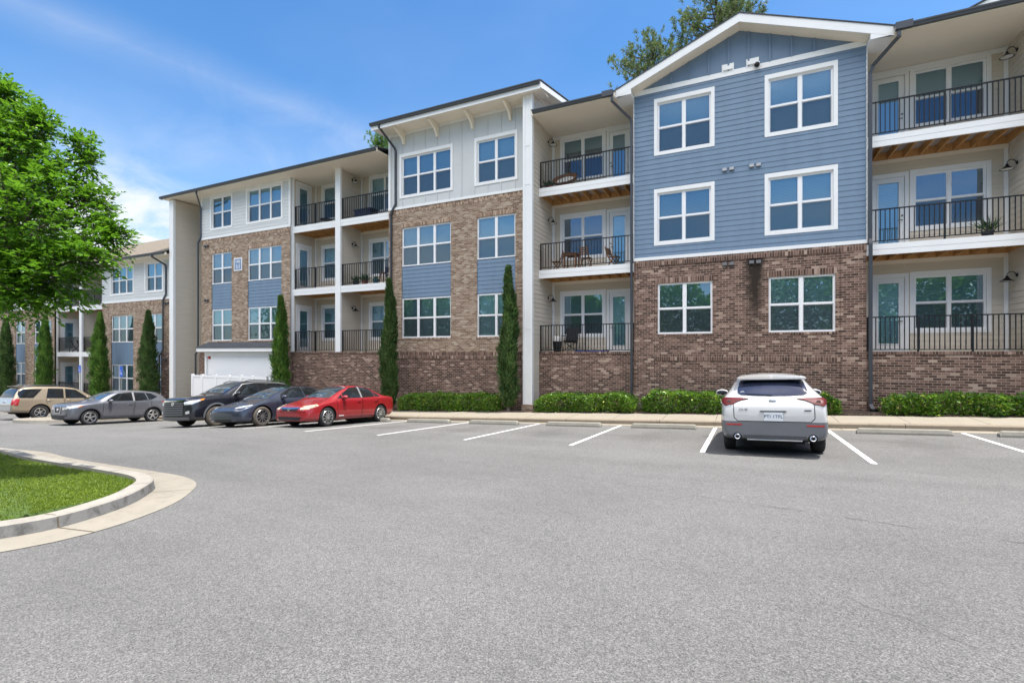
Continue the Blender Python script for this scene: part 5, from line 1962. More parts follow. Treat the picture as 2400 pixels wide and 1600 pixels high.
m_.box(-.5, .5, c.y0 + 3.6, c.y0 + 4.25, .24, .30)
m_.tube([(-.35, c.y0 + 4.1, .27), (.35, c.y0 + 4.1, .27)], .11, 12)
m_.build('exhaust_box', 'under', c.root, world=False)
c.decal('T', [(-.58, 1.42), (.58, 1.42), (.55, 2.06), (-.55, 2.06)], 'windscreen', 'cglass_l')
for q in ([(1.70, 1.06), (2.22, 1.40), (2.62, 1.44), (2.62, 1.06)], [(2.68, 1.06), (2.68, 1.44), (3.30, 1.42), (3.52, 1.30), (3.52, 1.10)]):
    c.both(q, 'side_window', 'cglass')
for a, b in ((1.35, 2.65), (2.65, 3.55)):
    g = c.door_panel([(a, .38), (b - .02, .38), (b - .02, 1.03), (a + .1, 1.01)])
    c.handle(b - .18, .93, 'car_white', g)
c.mirror(1.62, 1.03, 'car_white', .23, .155)
for k in (-1, 1):
    r_ = MB()
    r_.tube([(k * .575, c.y0 + 2.2, 1.515), (k * .585, c.y0 + 2.5, 1.55), (k * .575, c.y0 + 3.4, 1.53), (k * .56, c.y0 + 3.75, 1.475)], .013, 8)
    r_.build('roof_rail', 'gloss_black', c.root, smooth=True, world=False)
c.pair('F', [(.42, .74), (.80, .82), (.82, .76), (.5, .68)], 'headlight', 'lens_clear')
c.decal('F', [(-.4, .7), (.4, .7), (.3, .42), (-.3, .42)], 'grille', 'grille')
c.place(.50, 11.10 + 2.655 / 2, PI)

# --- red sedan
rows = [(0.0, .25, .52, .52, .44, .58, .60), (.05, .19, .74, .60, .56, .65, .67), (.25, .17, .83, .67, .60, .715, .735), (.6, .17, .868, .76, .66, .81, .83), (1.0, .17, .875, .83, .68, .895, .92), (1.2, .17, .875, .85, .68, .975, 1.01),
        (1.7, .17, .875, .875, .64, 1.22, 1.27), (2.15, .17, .875, .895, .57, 1.37, 1.415), (2.6, .17, .875, .91, .555, 1.395, 1.44), (3.1, .17, .875, .925, .55, 1.345, 1.395), (3.55, .18, .87, .945, .57, 1.19, 1.235), (3.92, .19, .855, .96, .62, 1.03, 1.065),
        (4.2, .21, .835, .965, .66, 1.005, 1.035), (4.4, .25, .79, .94, .66, .985, 1.01), (4.48, .29, .73, .82, .62, .88, .92), (4.50, .33, .66, .66, .55, .70, .72)]
c = Car('red four door sedan parked nose out beside the dark sedan', rows, 4.5, .89, 2.70, 1.72, .325, 'car_red')
c.wheels('five', spokes=10, sw=0.052)
c.decal('T', [(-.60, 1.16), (.60, 1.16), (.52, 2.06), (-.52, 2.06)], 'windscreen', 'cglass_l')
c.decal('T', [(-.52, 3.12), (.52, 3.12), (.58, 3.85), (-.58, 3.85)], 'rear_window', 'cglass')
for q in ([(1.38, .945), (1.60, 1.08), (1.60, .955)], [(1.64, .955), (1.66, 1.12), (2.10, 1.325), (2.52, 1.365), (2.52, .965)], [(2.60, .965), (2.60, 1.365), (3.02, 1.325), (3.26, 1.22), (3.28, .985)], [(3.32, .99), (3.30, 1.20), (3.55, 1.05), (3.58, .99)]):
    c.both(q, 'side_window', 'cglass')
for q in ([(2.52, .965), (2.60, .965), (2.60, 1.37), (2.52, 1.37)],):
    c.both(q, 'pillar_trim', 'car_silver')
for poly, hq in (([(1.34, .30), (2.50, .28), (2.56, .94), (1.30, .90)], 2.38), ([(2.54, .28), (3.20, .28), (3.42, .62), (3.42, .95), (2.60, .94)], 3.30)):
    g = c.door_panel(poly)
    c.handle(hq, .85, 'car_red', g)
c.mirror(1.60, .93, 'car_red', .19, .11)
c.pair('F', [(.46, .655), (.74, .735), (.80, .70), (.76, .615), (.5, .60)], 'headlight', 'lens_yellow', off=.012)
c.both([(.14, .62), (.14, .70), (.52, .765), (.50, .715)], 'headlight_side', 'lens_yellow', off=.01)
gr = c.decal('F', [(-.43, .635), (.43, .635), (.34, .555), (-.34, .555)], 'grille', 'grille', off=.008)
c.decal('F', [(-.45, .66), (.45, .66), (.44, .625), (.1, .61), (-.1, .61), (-.44, .625)], 'grille_bar', 'chrome', off=.02, parent=gr)
p, nr, d = c.hit('F', 0, .6)
m_ = MB(); m_.lathe([(.001, -.03), (.045, -.028), (.05, -.01)], (0, p.y, .60), 'Y', 16); m_.build('badge', 'chrome', c.root, smooth=True, world=False)
c.decal('F', [(-.56, .36), (.56, .36), (.48, .25), (-.48, .25)], 'lower_grille', 'grille', off=.006)
c.seam('F', [(-.70, .53), (-.3, .50), (.3, .50), (.70, .53)], .008, 'bumper')
c.seam('T', [(-.72, .30), (-.64, .9), (-.60, 1.1), (.60, 1.1), (.64, .9), (.72, .30)], .010, 'bonnet')
c.pair('B', [(.48, .93), (.76, .90), (.78, .78), (.5, .80)], 'tail_light', 'lens_red', off=.01)
plate(c, 'B', 0, .80, txt='CRB 6218')
c.both([(1.38, .36), (1.62, .36), (1.62, .335), (1.38, .335)], 'rocker_mark', 'white', off=.004)
c.place(-13.30, 11.95 + 1.30, 0, 0.965)
red = c

# --- dark blue grey electric sedan
rows = [(0.0, .24, .54, .47, .46, .53, .55), (.05, .17, .76, .55, .58, .62, .64), (.25, .15, .87, .64, .64, .70, .725), (.65, .15, .915, .765, .68, .805, .83), (1.05, .15, .925, .84, .69, .885, .91), (1.28, .15, .925, .86, .69, .975, 1.01),
        (1.75, .15, .925, .885, .64, 1.21, 1.25), (2.3, .15, .925, .90, .575, 1.375, 1.42), (2.75, .15, .925, .915, .56, 1.40, 1.445), (3.3, .15, .925, .935, .56, 1.355, 1.405), (3.8, .16, .92, .955, .58, 1.21, 1.26), (4.25, .18, .9, .975, .64, 1.05, 1.10),
        (4.5, .22, .86, .965, .67, 1.02, 1.06), (4.67, .27, .79, .89, .64, .96, 1.0), (4.72, .34, .68, .72, .54, .76, .78)]
c = Car('dark blue grey electric sedan with a smooth closed nose', rows, 4.72, .84, 2.875, 1.84, .335, 'car_navy')
c.wheels('five', 'steel', 'tyre_dusty', spokes=10, sw=0.03)
c.decal('T', [(-.62, 1.20), (.62, 1.20), (.53, 2.25), (-.53, 2.25)], 'windscreen', 'cglass_l')
c.decal('T', [(-.52, 2.32), (.52, 2.32), (.51, 3.2), (-.51, 3.2)], 'glass_roof', 'cglass')
c.decal('T', [(-.51, 3.25), (.51, 3.25), (.58, 4.15), (-.58, 4.15)], 'rear_window', 'cglass')
for q in ([(1.62, .97), (1.70, 1.10), (2.20, 1.33), (2.66, 1.37), (2.66, .98)], [(2.72, .98), (2.72, 1.37), (3.22, 1.33), (3.62, 1.18), (3.80, 1.04), (3.72, 1.0)]):
    c.both(q, 'side_window', 'cglass')
for poly in ([(1.42, .32), (2.66, .30), (2.70, .95), (1.44, .90)], [(2.70, .30), (3.30, .30), (3.52, .62), (3.60, .97), (2.74, .95)]):
    c.door_panel(poly)
c.mirror(1.66, .94, 'car_navy', .19, .11)
c.pair('F', [(.48, .66), (.80, .725), (.83, .70), (.72, .645), (.52, .625)], 'headlight', 'lens_clear', off=.008)
c.both([(.22, .655), (.24, .70), (.55, .755), (.50, .72)], 'headlight_side', 'lens_clear', off=.006)
c.decal('F', [(-.46, .285), (.46, .285), (.42, .20), (-.42, .20)], 'lower_grille', 'grille', off=.006)
c.seam('F', [(-.74, .42), (-.4, .37), (.4, .37), (.74, .42)], .008, 'bumper')
c.seam('T', [(-.72, .42), (-.66, 1.08), (.66, 1.08), (.72, .42), (.4, .14), (-.4, .14), (-.72, .42)], .010, 'bonnet')
c.pair('B', [(.40, .93), (.76, .92), (.78, .80), (.6, .82)], 'tail_light', 'lens_red', off=.01)
c.place(-15.93, 11.47 + 1.4375, 0)

# --- black three row SUV
rows = [(0.0, .33, .66, .86, .56, .97, .99), (.06, .24, .84, .92, .68, 1.04, 1.06), (.3, .22, .93, .97, .74, 1.08, 1.11), (.8, .22, .96, 1.02, .75, 1.12, 1.15), (1.25, .22, .965, 1.06, .75, 1.17, 1.20), (1.45, .22, .965, 1.07, .74, 1.26, 1.30), (2.12, .22, .965, 1.09, .67, 1.62, 1.67),
        (2.6, .22, .965, 1.10, .66, 1.68, 1.73), (3.4, .22, .965, 1.11, .66, 1.69, 1.74), (4.2, .23, .96, 1.13, .64, 1.64, 1.69), (4.5, .25, .945, 1.13, .67, 1.46, 1.51), (4.72, .28, .925, 1.11, .75, 1.16, 1.19), (4.82, .33, .87, 1.01, .75, 1.05, 1.07), (4.89, .4, .78, .77, .64, .80, .82)]
c = Car('black three row SUV with a tall barred grille beside the white panel fence', rows, 4.89, .98, 2.79, 1.90, .37, 'car_black')
c.wheels('twin', 'rim', 'tyre_dusty', spokes=5, sw=0.04)
c.arch_lip('clad_grey', 0.06)
c.decal('T', [(-.66, 1.38), (.66, 1.38), (.60, 2.06), (-.60, 2.06)], 'windscreen', 'cglass_l')
for q in ([(1.70, 1.16), (1.82, 1.28), (2.20, 1.55), (2.72, 1.61), (2.72, 1.17)], [(2.80, 1.17), (2.80, 1.61), (3.66, 1.60), (3.66, 1.20)], [(3.72, 1.20), (3.72, 1.60), (4.16, 1.56), (4.42, 1.30), (4.40, 1.24)]):
    c.both(q, 'side_window', 'cglass')
for q in ([(1.62, 1.13), (2.14, 1.555), (2.7, 1.635), (3.7, 1.635), (4.2, 1.59)],):
    for v in ('L', 'R'):
        c.seam(v, q, .022, 'window_trim', 'car_silver', off=.012)
for poly, hq in (([(1.45, .42), (2.72, .40), (2.76, 1.14), (1.50, 1.10)], 2.58), ([(2.76, .40), (3.45, .40), (3.72, .80), (3.72, 1.17), (2.80, 1.14)], 3.60)):
    g = c.door_panel(poly)
    c.handle(hq, 1.02, 'chrome', g)
c.mirror(1.74, 1.14, 'car_black', .21, .12)
gr = c.decal('F', [(-.50, .94), (.50, .94), (.56, .50), (.48, .40), (-.48, .40), (-.56, .50)], 'grille', 'grille', off=.012)
for zb_ in (.46, .54, .62, .70, .78, .86):
    c.decal('F', [(-.53, zb_ + .022), (.53, zb_ + .022), (.53, zb_ - .012), (-.53, zb_ - .012)], 'grille_bar', 'clad_grey', off=.032, parent=gr)
c.decal('F', [(-.56, .975), (.56, .975), (.54, .925), (-.54, .925)], 'grille_bar', 'chrome', off=.028, parent=gr)
p, nr, d = c.hit('F', 0, .85)
m_ = MB(); m_.lathe([(.001, -.05), (.07, -.048), (.075, -.02)], (0, p.y, .84), 'Y', 18); m_.build('badge', 'chrome', c.root, smooth=True, world=False)
c.pair('F', [(.58, .90), (.88, .95), (.90, .90), (.84, .82), (.60, .80)], 'headlight', 'lens_clear', off=.014)
c.both([(.10, .86), (.12, .94), (.46, 1.0), (.40, .93)], 'headlight_side', 'lens_clear', off=.012)
c.both([(.36, .94), (.40, .99), (.56, 1.02), (.50, .97)], 'indicator', 'lens_amber', off=.016)
c.pair('F', [(.66, .56), (.80, .60), (.80, .50), (.68, .47)], 'fog_light', 'lens_clear', off=.012)
c.decal('F', [(-.78, .36), (.78, .36), (.74, .27), (-.74, .27)], 'skid_plate', 'clad_grey', off=.014)
c.seam('T', [(-.74, .30), (-.70, 1.2), (.70, 1.2), (.74, .30)], .010, 'bonnet')
for k in (-1, 1):
    r_ = MB()
    r_.tube([(k * .60, c.y0 + 2.25, 1.66), (k * .62, c.y0 + 2.5, 1.73), (k * .62, c.y0 + 3.9, 1.73), (k * .60, c.y0 + 4.2, 1.67)], .018, 8)
    r_.build('roof_rail', 'gutter', c.root, smooth=True, world=False)
c.pair('B', [(.62, 1.05), (.86, 1.08), (.88, .90), (.64, .92)], 'tail_light', 'lens_red', off=.01)
c.place(-18.52, 11.52 + 1.395, 0)

# --- grey small crossover
rows = [(0.0, .30, .58, .74, .50, .83, .85), (.05, .24, .79, .80, .64, .91, .93), (.3, .22, .86, .86, .68, .98, 1.01), (.75, .21, .885, .94, .69, 1.035, 1.065), (1.1, .21, .885, .98, .69, 1.07, 1.10), (1.28, .21, .885, .99, .68, 1.15, 1.19), (1.86, .21, .885, 1.01, .62, 1.50, 1.55),
        (2.5, .2, .885, 1.0, .60, 1.535, 1.585), (3.2, .2, .885, 1.02, .59, 1.515, 1.565), (3.8, .22, .88, 1.06, .585, 1.43, 1.48), (4.02, .24, .865, 1.07, .62, 1.28, 1.32), (4.17, .27, .845, 1.03, .69, 1.07, 1.09), (4.26, .32, .80, .93, .67, .97, .99), (4.30, .4, .70, .72, .58, .75, .77)]
c = Car('gunmetal grey small crossover with light roof parked at the island', rows, 4.3, .84, 2.62, 1.73, .335, 'car_grey', clad='clad', cladseg=1)
c.wheels('twin', 'rim', 'tyre', spokes=5, sw=0.045)
c.arch_lip('clad', 0.05)
c.both([(1.35, .33), (3.0, .33), (3.0, .22), (1.35, .22)], 'sill_trim', 'clad', off=.008)
c.decal('T', [(-.62, 1.24), (.62, 1.24), (.55, 1.80), (-.55, 1.80)], 'windscreen', 'cglass_l')
c.decal('T', [(-.57, 1.88), (.57, 1.88), (.57, 3.7), (.54, 3.95), (-.54, 3.95), (-.57, 3.7)], 'roof_panel', 'car_silver', off=.004)
for q in ([(1.46, 1.06), (1.54, 1.15), (1.96, 1.41), (2.56, 1.47), (2.56, 1.07)], [(2.64, 1.05), (2.64, 1.46), (3.12, 1.44), (3.22, 1.09)], [(3.27, 1.10), (3.18, 1.44), (3.42, 1.41), (3.68, 1.24), (3.42, 1.12)]):
    c.both(q, 'side_window', 'cglass')
for q in ([(2.56, 1.05), (2.64, 1.05), (2.64, 1.47), (2.56, 1.47)],):
    c.both(q, 'pillar_trim', 'car_silver', off=.008)
for poly, hq in (([(1.30, .38), (2.55, .36), (2.60, 1.02), (1.34, .98)], 2.42), ([(2.60, .36), (3.14, .36), (3.36, .72), (3.38, 1.08), (2.64, 1.02)], 3.26)):
    g = c.door_panel(poly)
    c.handle(hq, .93 if hq < 3 else 1.13, 'car_grey' if hq > 3 else 'chrome', g)
c.mirror(1.56, 1.02, 'car_grey', .19, .11)
gr = c.decal('F', [(-.26, .80), (.26, .80), (.20, .56), (-.20, .56)], 'grille', 'grille', off=.012)
for k in (-1, 1):
    q = [(.24, .83), (.31, .83), (.25, .53), (.18, .53)]
    c.decal('F', [(k * a, b) for a, b in q[::k]], 'grille_bar', 'chrome', off=.03, parent=gr)
c.decal('F', [(-.22, .565), (.22, .565), (.2, .53), (-.2, .53)], 'grille_bar', 'chrome', off=.03, parent=gr)
p, nr, d = c.hit('F', 0, .7)
m_ = MB(); m_.lathe([(.001, -.04), (.06, -.038), (.065, -.01)], (0, p.y, .71), 'Y', 18); m_.build('badge', 'chrome', c.root, smooth=True, world=False)
c.pair('F', [(.34, .78), (.72, .84), (.76, .80), (.66, .72), (.36, .70)], 'headlight', 'lens_clear', off=.012)
c.both([(.08, .74), (.12, .82), (.48, .875), (.40, .80)], 'headlight_side', 'lens_clear', off=.01)
c.both([(.36, .80), (.42, .86), (.56, .885), (.48, .83)], 'indicator', 'lens_amber', off=.014)
c.decal('F', [(-.60, .46), (.60, .46), (.54, .30), (-.54, .30)], 'lower_grille', 'grille', off=.01)
c.pair('F', [(.60, .50), (.72, .54), (.72, .42), (.62, .40)], 'fog_light', 'clad', off=.012)
c.both([(3.84, .98), (3.86, 1.02), (4.20, 1.06), (4.28, .98), (4.1, .93)], 'tail_light', 'lens_red', off=.012)
c.pair('B', [(.52, .97), (.80, 1.0), (.80, .90), (.56, .90)], 'tail_light', 'lens_red', off=.012)
m_ = MB()
m_.poly_prism([(-.55, c.y0 + 3.72, 1.475), (.55, c.y0 + 3.72, 1.475), (.54, c.y0 + 4.06, 1.42), (-.54, c.y0 + 4.06, 1.42)], (0, 0, .03))
m_.build('spoiler', 'gloss_black', c.root, world=False)
c.place(-27.80, 11.75 + 1.31, 0)

# --- tan boxy SUV seen from behind at the far left
rows = [(0.0, .42, .66, .82, .60, .97, .99), (.08, .36, .86, .92, .72, 1.04, 1.06), (.4, .33, .935, 1.0, .77, 1.10, 1.12), (1.2, .33, .95, 1.05, .78, 1.15, 1.18), (1.4, .33, .955, 1.06, .78, 1.24, 1.27), (2.0, .33, .955, 1.08, .73, 1.67, 1.71), (2.5, .33, .955, 1.09, .72, 1.74, 1.78), (3.5, .33, .955, 1.1, .71, 1.76, 1.80),
        (4.35, .35, .955, 1.12, .70, 1.73, 1.77), (4.6, .38, .95, 1.12, .73, 1.52, 1.55), (4.72, .40, .935, 1.10, .79, 1.16, 1.18), (4.78, .42, .91, .96, .80, 1.0, 1.02), (4.82, .48, .86, .72, .74, .76, .78)]
c = Car('light gold boxy SUV parked nose in at the far left', rows, 4.82, .88, 2.79, 1.90, .385, 'car_tan')
c.wheels('five', 'rim', 'tyre', spokes=6, sw=0.075, rr=.235)
c.arch_lip('car_tan', 0.07, .02)
for q in ([(1.60, 1.12), (1.72, 1.27), (2.12, 1.59), (2.60, 1.65), (2.60, 1.12)], [(2.68, 1.12), (2.68, 1.65), (3.34, 1.66), (3.44, 1.14)], [(3.98, 1.15), (3.58, 1.63), (4.50, 1.62), (4.59, 1.36), (4.53, 1.16)]):
    c.both(q, 'side_window', 'cglass')
c.decal('B', [(-.60, 1.62), (.60, 1.62), (.70, 1.48), (.74, 1.18), (-.74, 1.18), (-.70, 1.48)], 'rear_window', 'cglass')
c.decal('T', [(-.68, 1.34), (.68, 1.34), (.62, 1.94), (-.62, 1.94)], 'windscreen', 'cglass_l')
c.both([(4.52, 1.10), (4.66, 1.12), (4.74, 1.02), (4.74, .78), (4.58, .78)], 'tail_light', 'lens_red', off=.014)
c.pair('B', [(.79, 1.12), (.92, 1.08), (.91, .78), (.80, .80)], 'tail_light', 'lens_red', off=.014)
c.decal('B', [(-.82, .74), (.82, .74), (.80, .50), (-.80, .50)], 'rear_bumper', 'car_silver', off=.03)
c.decal('B', [(-.72, 1.14), (.72, 1.14), (.74, .80), (-.74, .80)], 'tailgate', 'car_silver', off=.006)
plate(c, 'B', -.05, .92, txt='BFX 4471')
for poly, hq in (([(1.35, .55), (2.60, .53), (2.64, 1.13), (1.40, 1.11)], 2.46), ([(2.64, .53), (3.20, .53), (3.44, .95), (3.44, 1.15), (2.68, 1.13)], 3.32)):
    g = c.door_panel(poly)
    c.handle(hq, 1.03, 'car_tan', g)
c.both([(1.35, .66), (3.2, .66), (3.2, .60), (1.35, .60)], 'side_moulding', 'car_silver', off=.02)
c.mirror(1.66, 1.12, 'car_tan', .20, .12)
for k in (-1, 1):
    r_ = MB()
    r_.tube([(k * .64, c.y0 + 2.2, 1.75), (k * .65, c.y0 + 2.45, 1.83), (k * .64, c.y0 + 4.0, 1.84), (k * .63, c.y0 + 4.3, 1.77)], .02, 8)
    r_.build('roof_rail', 'gutter', c.root, smooth=True, world=False)
m_ = MB()
m_.box(-.62, .62, c.y0 + 4.30, c.y0 + 4.52, 1.755, 1.785)
m_.build('spoiler', 'car_tan', c.root, world=False)
m_ = MB(); m_.tube([(-.5, c.y0 + 4.5, .42), (.1, c.y0 + 4.5, .42)], .12, 12); m_.build('exhaust_box', 'under', c.root, world=False)
c.pair('F', [(.48, .95), (.82, .98), (.84, .82), (.5, .80)], 'headlight', 'lens_clear')
c.decal('F', [(-.44, .94), (.44, .94), (.40, .74), (-.40, .74)], 'grille', 'grille')
c.place(-35.15, 12.7 + 1.395, PI)
# ------------------------------------------------------------------ plants
def unit(a):
    return a / np.maximum(np.linalg.norm(a, axis=1, keepdims=True), 1e-9)

# --- columnar cypresses
def cypress(x, y, ztop, rmax, label, mat, seed, lean=0.0):
    zb = gz(x, KY) + 0.17
    r = np.random.default_rng(seed)
    t = thing('cypress_tree', label, 'tree', (x, y, zb), 'columnar cypresses along the facade')
    h = ztop - zb
    tr = MB()
    tr.tube([(x, y, zb - .05), (x + .02, y, zb + h * .4), (x, y, zb + h * .92)], [0.075, 0.05, 0.01], 8)
    tr.build('trunk', 'bark', t, smooth=True)
    n = int(2700 * h)
    u = r.random(n) ** 0.92
    rmax *= .74
    prof = np.interp(u, [0, .04, .12, .35, .6, .8, .92, 1.0], [.35, .75, .95, 1.0, .80, .50, .24, .02]) * rmax
    ang = r.uniform(0, 2 * PI, n)
    lump = 1 + 0.17 * np.sin(ang * 3 + u * 9 + seed) + 0.15 * np.sin(ang * 5 - u * 23) + 0.15 * np.sin(ang * 2 + u * 47 + seed) + 0.12 * np.sin(ang * 4 + u * 31 + 2 * seed) + r.normal(0, .13, n)
    rad = prof * lump * np.sqrt(r.uniform(.30, 1.0, n))
    z0 = .03 + .0 * u
    P = np.stack([x + rad * np.cos(ang) + lean * u + .05 * np.sin(u * 11 + seed), y + rad * np.sin(ang), zb + h * (z0 + u * .96)], 1)
    D = np.stack([np.cos(ang) * .45 + r.normal(0, .3, n), np.sin(ang) * .45 + r.normal(0, .3, n), r.uniform(.7, 1.2, n)], 1)
    N = np.stack([np.cos(ang), np.sin(ang), r.normal(0, .3, n)], 1) + r.normal(0, .35, (n, 3))
    leaves_np('crown', mat, P, D, N, r.uniform(.10, .23, n), r.uniform(.03, .058, n), parent=t, base=(x, y, zb))
    # a few loose sprays that stand off the column
    return t
CY = [(-52.1, 2.65, .62, 'dark columnar cypress at the far left edge', 'leaf_cyp', .0), (-46.0, 2.62, .60, 'bright columnar cypress directly under the big tree crown', 'leaf_cyp2', .15),
      (-38.6, 2.58, .62, 'columnar cypress in front of the lower wing balconies', 'leaf_cyp2', .1), (-32.9, 2.5, .60, 'columnar cypress by the dark downspout of the lower wing', 'leaf_cyp', -.1),
      (-21.35, 2.83, .47, 'columnar cypress at the right edge of the white service panel', 'leaf_cyp2', .0), (-14.40, 3.23, .42, 'slim columnar cypress behind the red car', 'leaf_cyp', .05),
      (-8.45, 3.35, .42, 'slim columnar cypress with bare stem beside the tall white post', 'leaf_cyp', .05)]
for k, (x, zt, rm, lb, mt, ln) in enumerate(CY):
    cypress(x, 17.35, zt, rm, lb, mt, 20 + k, ln)

# --- clipped hedges
def hedge(x0, x1, ztop, y0, y1, label, seed, dens=1500):
    r = np.random.default_rng(seed)
    xm = (x0 + x1) / 2
    zb = bed_z(xm)
    t = thing('hedge', label, 'hedge', (xm, (y0 + y1) / 2, zb), 'clipped laurel hedges along the foot of the building')
    L = x1 - x0
    n = int(dens * L)
    u, v, w_ = r.random(n), r.random(n), r.random(n)
    # pull towards the shell
    face = r.integers(0, 4, n)
    dep = np.abs(r.normal(0, .09, n))
    X = x0 + u * L
    Zt = np.interp(X, [x0, x1], [ztop[0], ztop[1]]) + 0.03 * np.sin(X * 3.1 + seed) + 0.022 * np.sin(X * 7.7 + 1.3 * seed) + 0.02 * np.sin(X * 15)
    Zb = np.array([bed_z(a) + .03 for a in X])
    Y = y0 + v * (y1 - y0)
    Z = Zb + w_ * (Zt - Zb)
    yf = y0 + 0.08 * np.sin(X * 4.3 + seed) + 0.06 * np.sin(X * 9.1) + 0.10 * np.abs(w_ - .6)
    Y = np.where(face <= 1, yf + dep, Y)
    Z = np.where(face == 2, Zt - dep, Z)
    endr = np.minimum(X - x0, x1 - X)
    cut = np.interp(endr, [0, .35], [.62, 1.0])
    Z = Zb + (Z - Zb) * cut
    P = np.stack([X, Y, Z], 1)
    D = np.stack([r.normal(0, .7, n), r.normal(-.45, .6, n), r.normal(.45, .55, n)], 1)
    N = np.stack([r.normal(0, .6, n), r.normal(-.4, .6, n), r.normal(.8, .5, n)], 1)
    Ls = r.uniform(.075, .135, n)
    o = leaves_np('foliage', 'leaf_hedge', P, D, N, Ls, Ls * .45, parent=t, base=(xm, (y0 + y1) / 2, zb))
    s_ = MB()
    for i in range(int(L / .35)):
        xx = x0 + .2 + i * .35 + rng.uniform(-.08, .08)
        if xx > x1 - .1:
            break
        for j in range(3):
            s_.tube([(xx, (y0 + y1) / 2, bed_z(xx) - .02), (xx + rng.uniform(-.2, .2), (y0 + y1) / 2 + rng.uniform(-.3, .3), np.interp(xx, [x0, x1], ztop) - .2)], [.012, .005], 5)
    s_.build('stems', 'bark', t)
    return t
hedge(-13.75, -8.75, (-1.86, -1.72), 17.12, 18.1, 'clipped hedge between the two slim cypresses behind the empty bays', 1)
hedge(-7.25, -3.45, (-1.66, -1.50), 17.12, 18.1, 'clipped hedge between the white post and the downspout left of the gable block', 2)
hedge(-3.25, 2.55, (-1.40, -1.26), 17.12, 18.0, 'clipped hedge behind the white crossover', 3)
hedge(3.62, 9.5, (-1.25, -1.08), 17.12, 18.05, 'long clipped hedge under the right hand balconies', 4)

# --- the big street tree at the left
def at_depth(u, v, t):
    a = (u - 1200) / 1143.0
    s_, c_ = math.sin(YAW), math.cos(YAW)
    return Vector(((-s_ + a * c_) * t, (c_ + a * s_) * t, -(v - 824.5) / 1143.0 * t))
def big_tree():
    r = np.random.default_rng(5)
    base = Vector((-11.9, 3.25, 0))
    base.z = lawn_h(-11.9, 3.0)
    t = thing('shade_tree', 'large bright green deciduous tree overhanging the lawn island at left', 'tree', base)
    # crown lobes: centre, radius (metres)
    def lobe(u, v, dp, r_, sq=1.0):
        dp *= .95
        return (at_depth(u, v, dp), r_ * .97 * dp / 1143.0, sq)
    LB = [lobe(-30, 420, 8.0, 150), lobe(-60, 300, 8.2, 135), lobe(30, 330, 7.8, 88), lobe(82, 292, 7.9, 50), lobe(60, 520, 7.6, 150), lobe(105, 440, 7.9, 88), lobe(198, 470, 8.1, 66), lobe(196, 385, 8.2, 34), lobe(238, 530, 8.0, 44),
          lobe(206, 600, 7.7, 68), lobe(140, 640, 7.6, 90), lobe(70, 680, 7.5, 82), lobe(10, 640, 7.4, 110), lobe(-60, 620, 8.2, 160), lobe(-130, 480, 8.3, 190), lobe(-170, 350, 8.4, 150), lobe(-260, 560, 8.6, 160), lobe(-330, 420, 8.6, 170), lobe(-240, 260, 8.4, 150), lobe(-120, 190, 8.3, 110), lobe(20, 560, 9.2, 140), lobe(-90, 520, 9.4, 150), lobe(-300, 640, 8.0, 120), lobe(268, 560, 8.0, 24), lobe(186, 338, 8.2, 16), lobe(10, 225, 8.1, 50)]
    wood = MB()
    fork = base + Vector((0.15, 0.1, 2.35))
    wood.tube([base + Vector((0, 0, -.1)), base + Vector((.02, .02, .3)), base + Vector((.06, .03, 1.2)), fork], [.17, .13, .115, .105], 10)
    P, D, N, Ls = [], [], [], []
    limb = MB()
    for c, rad, sq in LB:
        mid = fork.lerp(c, .5) + Vector((rng.uniform(-.2, .2), rng.uniform(-.2, .2), .25))
        r0 = 0.022 + 0.035 * min(rad, 1.2)
        limb.tube([fork, mid, c, c + (c - mid).normalized() * rad * .5], [r0 * 1.2, r0 * .75, r0 * .35, .004], 6)
        # twigs: short sprays with leaves in two ranks
        nt = int(430 * rad ** 2 + 30)
        for k in range(nt):
            d = Vector(r.normal(0, 1, 3)).normalized()
            q = max(rad - .17, .10) * (r.random() ** 0.42) * (1 + .14 * math.sin(d.x * 5 + d.z * 7))
            p = c + d * q
            # twig direction: outward, arching down
            td = (d * .75 + (p - fork).normalized() * .6 + Vector(r.normal(0, .35, 3)) + Vector((0, 0, .12))).normalized()
            L = r.uniform(.18, .36)
            nl = int(L / .026)
            side = td.cross(Vector((0, 0, 1)))
            if side.length < .1:
                side = Vector((1, 0, 0))
            side.normalize()
            if k % 5 == 0:
                limb.tube([p - td * .25, p + td * L * .5 + Vector((0, 0, -.01)), p + td * L + Vector((0, 0, -.05))], [.006, .004, .002], 4, cap=False)
            for i in range(nl):
                f = i / nl
                pp = p + td * (L * f) + Vector((0, 0, -.10 * f * f)) + Vector(r.normal(0, .01, 3))
                sg = 1 if i % 2 else -1
                ld = td * .75 + side * sg * .8 + Vector((0, 0, -.22)) + Vector(r.normal(0, .25, 3))
                P.append(pp); D.append(ld); N.append(Vector((0, 0, 1)) + Vector(r.normal(0, .45, 3))); Ls.append(r.uniform(.065, .115))
    limb.build('limb', 'bark', t, smooth=True)
    wood.build('trunk', 'bark', t, smooth=True)
    Ls = np.array(Ls)
    o = leaves_np('crown', 'leaf_elm', np.array(P), np.array(D), np.array(N), Ls, Ls * .46, parent=t, base=base)
    return len(P)
NL = big_tree()
print('leaves', NL)

